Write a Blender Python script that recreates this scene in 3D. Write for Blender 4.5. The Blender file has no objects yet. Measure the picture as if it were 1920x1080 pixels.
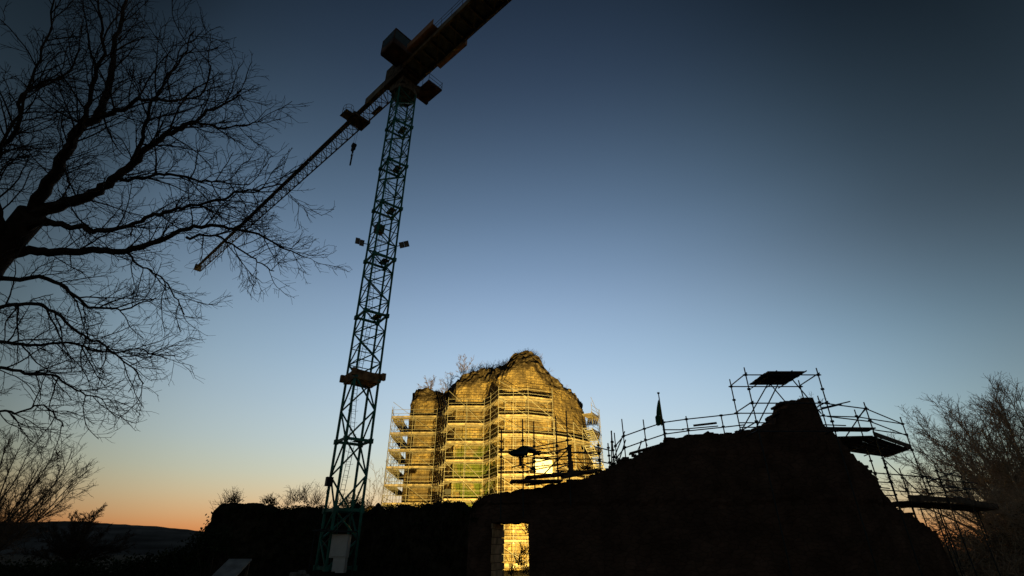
import bpy, math, random
from mathutils import Vector, noise as mn
R = math.radians
SC = bpy.context.scene
COL = SC.collection
# ------------------------------------------------------------------ camera
EYE = 1.6
PITCH = R(28.0)
FPX = 931.0
cam_d = bpy.data.cameras.new('camera')
cam = bpy.data.objects.new('camera', cam_d); COL.objects.link(cam)
cam.location = (0, 0, EYE); cam.rotation_euler = (R(90) + PITCH, 0, 0)
cam_d.sensor_width = 36; cam_d.lens = FPX / 1920 * 36
cam_d.clip_start = 0.1; cam_d.clip_end = 8000
SC.camera = cam
# ------------------------------------------------------------------ dusk sky
W = bpy.data.worlds.new('World'); SC.world = W; W.use_nodes = True
def srgb(r, g, b):
    f = lambda c: (c/255/12.92) if c/255 <= .04045 else ((c/255+.055)/1.055)**2.4
    return (f(r), f(g), f(b), 1)
def build_world():
    nt = W.node_tree; nt.nodes.clear(); N = nt.nodes; L = nt.links
    out = N.new('ShaderNodeOutputWorld'); bg = N.new('ShaderNodeBackground')
    tc = N.new('ShaderNodeTexCoord'); sp = N.new('ShaderNodeSeparateXYZ')
    nm = N.new('ShaderNodeVectorMath'); nm.operation = 'NORMALIZE'
    L.new(tc.outputs['Generated'], nm.inputs[0]); L.new(nm.outputs[0], sp.inputs[0])
    def M(op, a, b=None, c=None):
        n = N.new('ShaderNodeMath'); n.operation = op
        for i, v in enumerate((a, b, c)):
            if v is None: continue
            if isinstance(v, (int, float)): n.inputs[i].default_value = v
            else: L.new(v, n.inputs[i])
        return n.outputs[0]
    el = M('MULTIPLY', M('ARCSINE', sp.outputs[2]), 180/math.pi)
    az = M('MULTIPLY', M('ARCTAN2', sp.outputs[0], sp.outputs[1]), 180/math.pi)
    def ramp(fac, stops):
        r = N.new('ShaderNodeValToRGB'); e = r.color_ramp.elements
        r.color_ramp.interpolation = 'B_SPLINE'
        while len(e) > 1: e.remove(e[-1])
        e[0].position = stops[0][0]; e[0].color = stops[0][1]
        for p, c in stops[1:]:
            k = e.new(p); k.color = c
        L.new(fac, r.inputs[0]); return r.outputs[0]
    ef = M('DIVIDE', M('ADD', el, 2.0), 92.0)
    q = lambda deg: (deg+2)/92
    SKY_MID = [(q(-2), srgb(90,60,50)), (q(0), srgb(222,122,66)), (q(1.4), srgb(247,150,84)), (q(2.9), srgb(248,190,132)),
               (q(4.8), srgb(240,216,174)), (q(7), srgb(222,224,202)), (q(10), srgb(206,222,226)), (q(14), srgb(191,213,231)), (q(19), srgb(170,199,226)),
               (q(25), srgb(145,172,204)), (q(30), srgb(123,150,182)), (q(36), srgb(97,122,151)), (q(43), srgb(72,93,118)),
               (q(50), srgb(51,68,91)), (q(58), srgb(34,48,66)), (q(70), srgb(22,32,46)), (q(90), srgb(15,22,34))]
    base = ramp(ef, SKY_MID)
    # brightness falls off to both sides of the afterglow
    azf = M('DIVIDE', M('ADD', az, 180.0), 360.0)
    a = lambda deg: (deg+180)/360
    g = lambda v: (v*(.96+.04*v), v*(1.04-.04*v), v*(.93+.07*v), 1)
    fall = ramp(azf, [(a(-180), g(.13)), (a(-100), g(.13)), (a(-75), g(.11)), (a(-54), g(.14)), (a(-47), g(.24)), (a(-41), g(.48)), (a(-32), g(.68)), (a(-20), g(.83)), (a(-8), g(.97)),
                      (a(4), g(1.0)), (a(16), g(.90)), (a(26), g(.71)), (a(35), g(.48)), (a(44), g(.26)), (a(55), g(.13)),
                      (a(75), g(.13)), (a(100), g(.13)), (a(180), g(.13))])
    low = ramp(azf, [(a(-180), g(.13)), (a(-54), g(.16)), (a(-47), g(.27)), (a(-41), g(.48)), (a(-32), g(.70)), (a(-20), g(.86)), (a(-8), g(.97)), (a(4), g(1)),
                     (a(18), (.92,.96,.98,1)), (a(30), (.76,.86,.92,1)), (a(38), (.60,.71,.74,1)), (a(46), (.43,.51,.52,1)), (a(56), (.26,.30,.30,1)), (a(75), g(.13)), (a(180), g(.13))])
    mr = N.new('ShaderNodeMapRange'); mr.interpolation_type = 'SMOOTHSTEP'; L.new(el, mr.inputs[0]); mr.inputs[1].default_value = 5; mr.inputs[2].default_value = 30
    mixf = N.new('ShaderNodeMix'); mixf.data_type = 'RGBA'
    L.new(mr.outputs[0], mixf.inputs[0]); L.new(low, mixf.inputs[6]); L.new(fall, mixf.inputs[7])
    mul = N.new('ShaderNodeMix'); mul.data_type = 'RGBA'; mul.blend_type = 'MULTIPLY'
    mul.inputs[0].default_value = 1
    L.new(base, mul.inputs[6]); L.new(mixf.outputs[2], mul.inputs[7])
    L.new(mul.outputs[2], bg.inputs[0]); bg.inputs[1].default_value = 1.0
    L.new(bg.outputs[0], out.inputs[0])
build_world()
SC.view_settings.view_transform = 'Standard'; SC.view_settings.look = 'None'
SC.view_settings.exposure = 0; SC.view_settings.gamma = 1
LAMP_POWER = 148000.0
# ------------------------------------------------------------------ projection helpers (pixels of the 1920 picture -> metres)
CT, ST = math.cos(PITCH), math.sin(PITCH)
def tanel(py): return math.tan(PITCH - math.atan((py-540)/FPX))
def at(px, py, Y):
    """point seen at a pixel, Y metres ahead"""
    z = Y*tanel(py); fwd = Y*CT + z*ST
    return Vector(((px-960)/FPX*fwd, Y, z+EYE))
def atf(px, py, fwd):
    r = (px-960)/FPX*fwd; u = (540-py)/FPX*fwd
    return Vector((r, fwd*CT - u*ST, fwd*ST + u*CT + EYE))
# ------------------------------------------------------------------ materials
def mat(name, col, rough=.8, metal=0, var=.25, scale=3.0, bump=.0, bscale=20, spec=.3, col2=None, coord='Object'):
    m = bpy.data.materials.new(name); m.use_nodes = True
    nt = m.node_tree; N = nt.nodes; L = nt.links; b = N['Principled BSDF']
    b.inputs['Roughness'].default_value = rough; b.inputs['Metallic'].default_value = metal
    b.inputs['Specular IOR Level'].default_value = spec
    tc = N.new('ShaderNodeTexCoord')
    n = N.new('ShaderNodeTexNoise'); n.inputs['Scale'].default_value = scale; n.inputs['Detail'].default_value = 6
    L.new(tc.outputs[coord], n.inputs['Vector'])
    r = N.new('ShaderNodeValToRGB'); r.color_ramp.elements[0].position = .35; r.color_ramp.elements[1].position = .68
    c2 = col2 or tuple(c*(1-var*1.6) for c in col)
    r.color_ramp.elements[0].color = (*c2, 1); r.color_ramp.elements[1].color = (*[min(1, c*(1+var*.5)) for c in col], 1)
    L.new(n.outputs['Fac'], r.inputs[0]); L.new(r.outputs[0], b.inputs['Base Color'])
    if bump:
        n2 = N.new('ShaderNodeTexNoise'); n2.inputs['Scale'].default_value = bscale; n2.inputs['Detail'].default_value = 8
        L.new(tc.outputs[coord], n2.inputs['Vector'])
        bp = N.new('ShaderNodeBump'); bp.inputs['Strength'].default_value = bump; bp.inputs['Distance'].default_value = .05
        L.new(n2.outputs['Fac'], bp.inputs['Height']); L.new(bp.outputs[0], b.inputs['Normal'])
    return m
def keep_stone():
    m = bpy.data.materials.new('keep_masonry'); m.use_nodes = True
    nt = m.node_tree; N = nt.nodes; L = nt.links; b = N['Principled BSDF']
    b.inputs['Roughness'].default_value = .92; b.inputs['Specular IOR Level'].default_value = .1
    tc = N.new('ShaderNodeTexCoord'); sp = N.new('ShaderNodeSeparateXYZ'); L.new(tc.outputs['Object'], sp.inputs[0])
    def M(op, a, b_=None, c=None):
        n = N.new('ShaderNodeMath'); n.operation = op
        for i, v in enumerate((a, b_, c)):
            if v is None: continue
            if isinstance(v, (int, float)): n.inputs[i].default_value = v
            else: L.new(v, n.inputs[i])
        return n.outputs[0]
    def noise(sc, det=6, vec=None, rough=.6):
        n = N.new('ShaderNodeTexNoise'); n.inputs['Scale'].default_value = sc; n.inputs['Detail'].default_value = det
        n.inputs['Roughness'].default_value = rough
        L.new(vec or tc.outputs['Object'], n.inputs['Vector']); return n.outputs['Fac']
    def mix(f, a, c, mode='MIX'):
        n = N.new('ShaderNodeMix'); n.data_type = 'RGBA'; n.blend_type = mode
        for i, v in ((0, f), (6, a), (7, c)):
            if isinstance(v, (int, float)): n.inputs[i].default_value = v
            elif isinstance(v, tuple): n.inputs[i].default_value = v
            else: L.new(v, n.inputs[i])
        return n.outputs[2]
    def rampf(f, lo, hi):
        n = N.new('ShaderNodeMapRange'); L.new(f, n.inputs[0]); n.inputs[1].default_value = lo; n.inputs[2].default_value = hi
        return n.outputs[0]
    u = M('ADD', sp.outputs[0], M('MULTIPLY', sp.outputs[1], .7))
    cv = N.new('ShaderNodeCombineXYZ'); L.new(u, cv.inputs[0]); L.new(sp.outputs[2], cv.inputs[1])
    wob = noise(1.3, 3)
    cv2 = N.new('ShaderNodeVectorMath'); cv2.operation = 'ADD'; L.new(cv.outputs[0], cv2.inputs[0])
    wv = N.new('ShaderNodeCombineXYZ'); L.new(M('MULTIPLY', wob, .25), wv.inputs[1]); L.new(wv.outputs[0], cv2.inputs[1])
    br = N.new('ShaderNodeTexBrick'); L.new(cv2.outputs[0], br.inputs['Vector']); br.inputs['Scale'].default_value = 1
    br.inputs['Brick Width'].default_value = .62; br.inputs['Row Height'].default_value = .31; br.inputs['Mortar Size'].default_value = .03
    br.inputs['Mortar Smooth'].default_value = .6; br.inputs['Bias'].default_value = 0
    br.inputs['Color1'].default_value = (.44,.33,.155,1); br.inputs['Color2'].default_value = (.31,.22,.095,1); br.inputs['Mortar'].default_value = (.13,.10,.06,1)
    stain = noise(.45, 8)
    c = mix(rampf(stain, .44, .58), br.outputs['Color'], (.16,.12,.07,1))
    c = mix(M('MULTIPLY', rampf(noise(2.6, 8), .5, .68), .8), c, (.13,.095,.055,1))
    # vertical rain streaks
    sv = N.new('ShaderNodeMapping'); sv.inputs['Scale'].default_value = (1.5,1.5,.09); L.new(tc.outputs['Object'], sv.inputs[0])
    c = mix(M('MULTIPLY', rampf(noise(1.0, 6, sv.outputs[0]), .52, .66), .75), c, (.10,.075,.045,1))
    # green algae on the damp middle bay
    inx = M('SUBTRACT', 1.0, rampf(M('ABSOLUTE', M('ADD', sp.outputs[0], 4.3)), 2.0, 3.2))
    inz = M('SUBTRACT', 1.0, rampf(sp.outputs[2], 11.5, 15.0))
    alg = M('MULTIPLY', M('MULTIPLY', inx, inz), rampf(noise(.8, 8), .40, .52))
    c = mix(M('MULTIPLY', alg, .9), c, (.075,.11,.02,1))
    # rubble core at the broken head
    at_ = N.new('ShaderNodeAttribute'); at_.attribute_name = 'core'
    vr = N.new('ShaderNodeTexVoronoi'); vr.inputs['Scale'].default_value = 2.6; L.new(tc.outputs['Object'], vr.inputs['Vector'])
    rub = mix(rampf(vr.outputs['Distance'], .1, .55), (.18,.14,.095,1), (.065,.048,.03,1))
    rub = mix(M('MULTIPLY', rampf(noise(.9, 6), .56, .66), .7), rub, (.26,.21,.14,1))
    cf = rampf(M('ADD', at_.outputs['Fac'], M('MULTIPLY', M('SUBTRACT', noise(1.1, 6), .5), 1.6)), .3, .7)
    c = mix(cf, c, rub)
    L.new(c, b.inputs['Base Color'])
    hh = M('ADD', M('MULTIPLY', br.outputs['Fac'], -.5), M('ADD', M('MULTIPLY', noise(6, 8), 1.2), M('MULTIPLY', noise(1.6, 8), 2.5)))
    bp = N.new('ShaderNodeBump'); bp.inputs['Strength'].default_value = .9; bp.inputs['Distance'].default_value = .12
    L.new(hh, bp.inputs['Height']); L.new(bp.outputs[0], b.inputs['Normal'])
    return m
def wall_stone():
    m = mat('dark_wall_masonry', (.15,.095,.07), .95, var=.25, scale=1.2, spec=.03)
    nt = m.node_tree; N = nt.nodes; L = nt.links; b = N['Principled BSDF']; tc = [n for n in N if n.type == 'TEX_COORD'][0]
    sp = N.new('ShaderNodeSeparateXYZ'); L.new(tc.outputs['Object'], sp.inputs[0])
    cv = N.new('ShaderNodeCombineXYZ'); L.new(sp.outputs[0], cv.inputs[0]); L.new(sp.outputs[2], cv.inputs[1])
    nz = N.new('ShaderNodeTexNoise'); nz.inputs['Scale'].default_value = 1.7; nz.inputs['Detail'].default_value = 4; L.new(tc.outputs['Object'], nz.inputs['Vector'])
    sc = N.new('ShaderNodeVectorMath'); sc.operation = 'MULTIPLY_ADD'; L.new(nz.outputs['Color'], sc.inputs[0]); sc.inputs[1].default_value = (.5,.35,0); L.new(cv.outputs[0], sc.inputs[2])
    mp = N.new('ShaderNodeMapping'); mp.inputs['Scale'].default_value = (2.6, 7.0, 1); L.new(sc.outputs[0], mp.inputs[0])
    vo = N.new('ShaderNodeTexVoronoi'); vo.feature = 'DISTANCE_TO_EDGE'; vo.voronoi_dimensions = '2D'; vo.inputs['Scale'].default_value = 1; L.new(mp.outputs[0], vo.inputs['Vector'])
    vc = N.new('ShaderNodeTexVoronoi'); vc.voronoi_dimensions = '2D'; vc.inputs['Scale'].default_value = 1; L.new(mp.outputs[0], vc.inputs['Vector'])
    mr = N.new('ShaderNodeMapRange'); L.new(vo.outputs['Distance'], mr.inputs[0]); mr.inputs[2].default_value = .10; mr.inputs[3].default_value = .62
    hs = N.new('ShaderNodeSeparateXYZ'); L.new(vc.outputs['Color'], hs.inputs[0])
    mr2 = N.new('ShaderNodeMapRange'); L.new(hs.outputs[0], mr2.inputs[0]); mr2.inputs[3].default_value = .82; mr2.inputs[4].default_value = 1.0
    mm = N.new('ShaderNodeMath'); mm.operation = 'MULTIPLY'; L.new(mr.outputs[0], mm.inputs[0]); L.new(mr2.outputs[0], mm.inputs[1])
    mx = N.new('ShaderNodeMix'); mx.data_type = 'RGBA'; mx.blend_type = 'MULTIPLY'; mx.inputs[0].default_value = 1
    src = b.inputs['Base Color'].links[0].from_socket; L.new(src, mx.inputs[6]); L.new(mm.outputs[0], mx.inputs[7]); L.new(mx.outputs[2], b.inputs['Base Color'])
    bp = N.new('ShaderNodeBump'); bp.inputs['Distance'].default_value = .03; L.new(mr.outputs[0], bp.inputs['Height']); L.new(bp.outputs[0], b.inputs['Normal'])
    return m
MT = dict(
    keep=keep_stone(),
    wall=wall_stone(),
    recess=mat('recess_stone', (.12,.09,.06), .95, spec=.05),
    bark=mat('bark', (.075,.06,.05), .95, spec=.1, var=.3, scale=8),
    bark_lightened=mat('lightened_bark', (.60,.46,.33), .95, spec=.1, var=.3, scale=8),  # bark lightened in place of light reaching the right-hand twigs
    bark_keep=mat('twig_bark', (.20,.15,.11), .95, spec=.1, var=.3, scale=8),
    green=mat('green_crane_paint', (.012,.24,.18), .5, var=.3, scale=1.5, spec=.5),
    yellow=mat('weathered_yellow_paint', (.30,.25,.17), .6, var=.35, scale=1.2),
    rust=mat('rust_red_paint', (.18,.11,.085), .8, var=.35, scale=1.4),
    tray=mat('brown_tray_timber', (.19,.155,.11), .85, var=.4, scale=2.5, bump=.4, bscale=6),
    grey=mat('grey_grating', (.17,.18,.20), .7, var=.3, scale=2),
    orange=mat('orange_panel', (.55,.30,.18), .7, var=.2),
    glass=mat('cab_glass', (.10,.14,.15), .08, var=.1, spec=.8),
    concrete=mat('concrete', (.38,.36,.33), .9, var=.25, scale=2, bump=.3),
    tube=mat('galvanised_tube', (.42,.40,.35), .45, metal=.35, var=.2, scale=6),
    tube_d=mat('dark_tube', (.035,.05,.06), .5, metal=.3, var=.3, scale=6),  # much darker base colour than the keep tubes
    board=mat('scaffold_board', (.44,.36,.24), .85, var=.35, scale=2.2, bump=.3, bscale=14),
    board_d=mat('dark_scaffold_board', (.16,.12,.09), .9, var=.35, scale=3, bump=.3, bscale=14),  # darker base colour than the keep boards
    soil=mat('soil', (.06,.05,.035), 1, var=.4, scale=.6, bump=.5, spec=.02),
    bank=mat('bank_soil', (.16,.11,.06), 1, var=.4, scale=1.5, bump=.9, bscale=4, spec=.02),
    hill=mat('hill_woodland', (.13,.115,.10), 1, var=.35, scale=.02, bump=0, spec=0),
    ivy=mat('ivy_leaf', (.035,.05,.02), .8, var=.4, scale=2, spec=.1),
    brush=mat('lightened_brush_leaf', (.27,.18,.10), .9, var=.4, scale=2, spec=.1),  # dry brown leaf, brightened to stand in for ambient light at lower right
    tarp=mat('green_tarpaulin', (.02,.06,.05), .6, var=.3, scale=3),
    white=mat('white_sheet', (.85,.84,.80), .7, var=.05),
    black=mat('black_housing', (.02,.02,.02), .5, var=.1),
    track=mat('pale_track', (.30,.28,.25), .95, var=.3, scale=1.5, bump=.4, spec=.02),
    flag_g=mat('flag_green', (.01,.16,.10), .8, var=.15),
    flag_y=mat('flag_yellow', (.45,.36,.05), .8, var=.15),
    tray_brown=mat('brown_tray_sheeting', (.40,.24,.12), .85, var=.4, scale=2.5, bump=.4, bscale=6),
    ivywall=mat('ivy_clad_masonry', (.06,.05,.035), 1, var=.4, scale=2, bump=.8, bscale=5, spec=.02),
    jamb=mat('lit_tone_jamb_stone', (.66,.44,.25), .9, var=.35, scale=2.5, bump=.6, bscale=8, spec=.1),  # warm pale tone stands in for light falling on the left jamb
    bulb=None)
def emis(name, col, s):
    m = bpy.data.materials.new(name); m.use_nodes = True; nt = m.node_tree; b = nt.nodes['Principled BSDF']
    b.inputs['Base Color'].default_value = (.8,.8,.8,1)
    b.inputs['Emission Color'].default_value = (*col, 1); b.inputs['Emission Strength'].default_value = s
    return m
MT['bulb'] = emis('lit_lens', (1,.75,.32), 20)
# ------------------------------------------------------------------ mesh helpers
class MB:
    def __init__(s): s.v = []; s.f = []; s.attr = None
    def add(s, vs, fs):
        n = len(s.v); s.v += [tuple(v) for v in vs]; s.f += [tuple(i+n for i in f) for f in fs]; return s
    def tube(s, p, q, r, k=6, r2=None, cap=True):
        p, q = Vector(p), Vector(q); d = q-p
        if d.length < 1e-6: return s
        d.normalize(); a = d.orthogonal().normalized(); b = d.cross(a)
        r2 = r if r2 is None else r2
        vs = [p+(a*math.cos(t)+b*math.sin(t))*r for t in [2*math.pi*i/k for i in range(k)]]
        vs += [q+(a*math.cos(t)+b*math.sin(t))*r2 for t in [2*math.pi*i/k for i in range(k)]]
        fs = [(i, (i+1) % k, (i+1) % k+k, i+k) for i in range(k)]
        if cap: fs += [tuple(range(k-1, -1, -1)), tuple(range(k, 2*k))]
        return s.add(vs, fs)
    def path(s, pts, rs, k=5):
        """smooth tapering tube through points"""
        n = len(pts); a = None; vs = []; fs = []
        for i, p in enumerate(pts):
            d = (pts[min(i+1, n-1)]-pts[max(i-1, 0)])
            if d.length < 1e-9: d = Vector((0, 0, 1))
            d.normalize()
            if a is None: a = d.orthogonal().normalized()
            a = (a-d*a.dot(d))
            a = a.normalized() if a.length > 1e-6 else d.orthogonal().normalized()
            b = d.cross(a)
            vs += [p+(a*math.cos(t)+b*math.sin(t))*rs[i] for t in [2*math.pi*j/k for j in range(k)]]
        for i in range(n-1):
            for j in range(k): fs.append((i*k+j, i*k+(j+1) % k, (i+1)*k+(j+1) % k, (i+1)*k+j))
        fs.append(tuple(range((n-1)*k, n*k)))
        return s.add(vs, fs)
    def box(s, c, size, rz=0, ax=None):
        c = Vector(c); hx, hy, hz = [x/2 for x in size]; cs, sn = math.cos(rz), math.sin(rz)
        X = Vector((cs, sn, 0)); Y = Vector((-sn, cs, 0)); Z = Vector((0, 0, 1))
        if ax: X, Y, Z = ax
        vs = [c+X*(hx*i)+Y*(hy*j)+Z*(hz*k) for k in (-1, 1) for j in (-1, 1) for i in (-1, 1)]
        return s.add(vs, [(0,2,3,1), (4,5,7,6), (0,1,5,4), (2,6,7,3), (1,3,7,5), (0,4,6,2)])
    def bar(s, p, q, w, h):
        """rectangular bar from p to q"""
        p, q = Vector(p), Vector(q); d = (q-p); l = d.length; d.normalize()
        up = Vector((0, 0, 1)) if abs(d.z) < .95 else Vector((0, 1, 0))
        y = up.cross(d).normalized(); z = d.cross(y)
        return s.box((p+q)/2, (l, w, h), ax=(d, y, z))
    def prism(s, poly, z0, z1):
        n = len(poly)
        vs = [(x, y, z0) for x, y in poly]+[(x, y, z1) for x, y in poly]
        return s.add(vs, [tuple(range(n-1, -1, -1)), tuple(range(n, 2*n))]+[(i, (i+1) % n, (i+1) % n+n, i+n) for i in range(n)])
    def build(s, name, m, parent=None, smooth=False):
        me = bpy.data.meshes.new(name); me.from_pydata(s.v, [], s.f); me.update()
        if smooth: me.polygons.foreach_set('use_smooth', [True]*len(me.polygons))
        me.materials.append(m)
        if s.attr:
            a = me.attributes.new('core', 'FLOAT', 'POINT'); a.data.foreach_set('value', s.attr)
        o = bpy.data.objects.new(name, me); COL.objects.link(o)
        if parent is not None:
            o.parent = parent
            o.matrix_parent_inverse = parent_inv(parent)
        return o
def parent_inv(p):
    from mathutils import Matrix
    m = Matrix.Identity(4); q = p; chain = []
    while q is not None: chain.append(q); q = q.parent
    # only top-level empties are offset here
    t = chain[-1]
    if len(chain) > 1: return Matrix.Identity(4)
    return Matrix.Translation(-Vector(t.location))
def tag(o, label, cat, group=None, kind=None):
    if label: o['label'] = label
    if cat: o['category'] = cat
    if group: o['group'] = group
    if kind: o['kind'] = kind
    return o
def thing(name, label, cat, loc, group=None):
    o = bpy.data.objects.new(name, None); COL.objects.link(o); o.location = loc; o.empty_display_size = .3
    return tag(o, label, cat, group)
def struct(o): o['kind'] = 'structure'; return o
def fbm(p, s, oct_=4):
    return mn.fractal(Vector(p)*s, 1.0, 2.0, oct_)
def lerp(a, b, t): return a+(b-a)*t
def interp(knots, x):
    if x <= knots[0][0]: return knots[0][1:]
    for k0, k1 in zip(knots, knots[1:]):
        if x <= k1[0]:
            t = (x-k0[0])/max(1e-9, k1[0]-k0[0]); return tuple(lerp(a, b, t) for a, b in zip(k0[1:], k1[1:]))
    return knots[-1][1:]
# ------------------------------------------------------------------ ground and hill
def ground():
    mb = MB(); n = 60
    xs = [(-1 if i < n/2 else 1)*abs((i-n/2)/(n/2))**2.6*3000 for i in range(n+1)]
    ys = [-300+(i/n)**2.4*4300 for i in range(n+1)]
    vs = [(x, y, .12*fbm((x, y, 0), .15) if abs(x) < 60 and 4 < y < 90 else 0.0) for y in ys for x in xs]
    fs = [(j*(n+1)+i, j*(n+1)+i+1, (j+1)*(n+1)+i+1, (j+1)*(n+1)+i) for j in range(n) for i in range(n)]
    mb.add(vs, fs); struct(mb.build('ground', MT['soil'], smooth=True))
ground()
def hill():
    # long wooded ridge to the west; its skyline falls gently to the right
    mb = MB(); prof = [(-700, 985), (-300, 983), (0, 981), (110, 980), (200, 983), (300, 990), (390, 999), (480, 1008), (620, 1022), (800, 1034)]
    nx, ny = 130, 14; vs = []
    for j in range(ny+1):
        t = j/ny
        for i in range(nx+1):
            px = -700+1500*i/nx; top = at(px, interp(prof, px)[0], 620)
            s = math.sin(min(t/.75, 1)*math.pi/2) if t < .75 else 1-((t-.75)/.25)**2*.9
            y = 330+390*t; x = top.x*y/620
            z = -2+(top.z+2)*s+(fbm((x, y, 0), .02, 5)*1.6+fbm((x, y, 5), .15, 3)*.7)*(s if t > .1 else 0)
            vs.append((x, y, z))
    fs = [(j*(nx+1)+i, j*(nx+1)+i+1, (j+1)*(nx+1)+i+1, (j+1)*(nx+1)+i) for j in range(ny) for i in range(nx)]
    mb.add(vs, fs); struct(mb.build('hill', MT['hill']))
hill()
# ------------------------------------------------------------------ the keep
KC = Vector((-2, 70))
# x, y, z of wall head, z of broken ridge, depth inward of ridge, batter   (z above eye level)
KP = [(-13.9,75,16,17,2,0), (-13.95,69,17,18.6,1.6,0), (-13.7,66.6,17.5,19.2,1.8,0), (-12.7,65.3,18.2,20.2,2.6,0), (-10.9,65.2,18.4,20.3,3,0), (-9.6,65.4,17.6,19.4,3,0),
      (-8.4,64.6,16.6,18.6,2.6,0), (-7.6,62.0,17.2,19.6,2.6,0), (-6.9,60.5,17.8,20.6,3,0), (-5.2,60.3,18.6,21.3,3.4,0), (-3.4,60.4,18.5,21.6,3.6,0), (-2.4,59.6,18.3,21.6,3.6,0),
      (-1.7,57.6,18.6,21.7,4,0), (-.8,56.3,19.0,22.4,4,0), (.3,56.1,19.5,22.9,4,0), (1.5,56.3,19.2,22.7,3.6,0.02), (2.9,56.9,17.9,21.2,3,.04), (4.4,57.8,17.4,19.6,2.2,.05), (5.9,58.9,17.6,18.9,1.4,.06),
      (7.3,60.2,17.3,18.3,1.2,.08), (8.4,61.6,16.3,17.2,1,.1), (9.1,63.6,14.8,15.8,1,.12), (9.4,66.5,13.5,14.5,1,.12), (9.2,72,12,13,1,.1),
      (5,77,12,13,1,0), (-3,78,12,13,1,0), (-11,77.5,13,14,1,0)]
WINDOWS = [(7.3, 15.4, 17.0, .45), (8.0, 10.6, 12.0, .55), (4.6, 12.2, 13.0, .4)]
SIL = [(740,800), (757,760), (765,745), (775,734), (800,729), (820,736), (832,742), (850,722), (870,705), (890,696), (935,691), (945,688), (955,678), (965,663), (990,659), (1008,665), (1016,681), (1030,704), (1045,718), (1060,727), (1078,742), (1088,760), (1096,776), (1104,800), (1115,840)]
FAC = [(740,830), (757,775), (765,760), (780,750), (815,752), (832,760), (850,734), (870,724), (905,719), (930,712), (945,704), (960,693), (1003,693), (1012,708), (1024,726), (1045,732), (1060,738), (1078,750), (1092,772), (1100,795), (1112,835)]
def pxof(x, y, z): return 960+FPX*x/(y*CT+z*ST)
def zfor(x, y, tab):
    z = 18
    for _ in range(6): z = y*tanel(interp(tab, pxof(x, y, z))[0])
    return z
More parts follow.
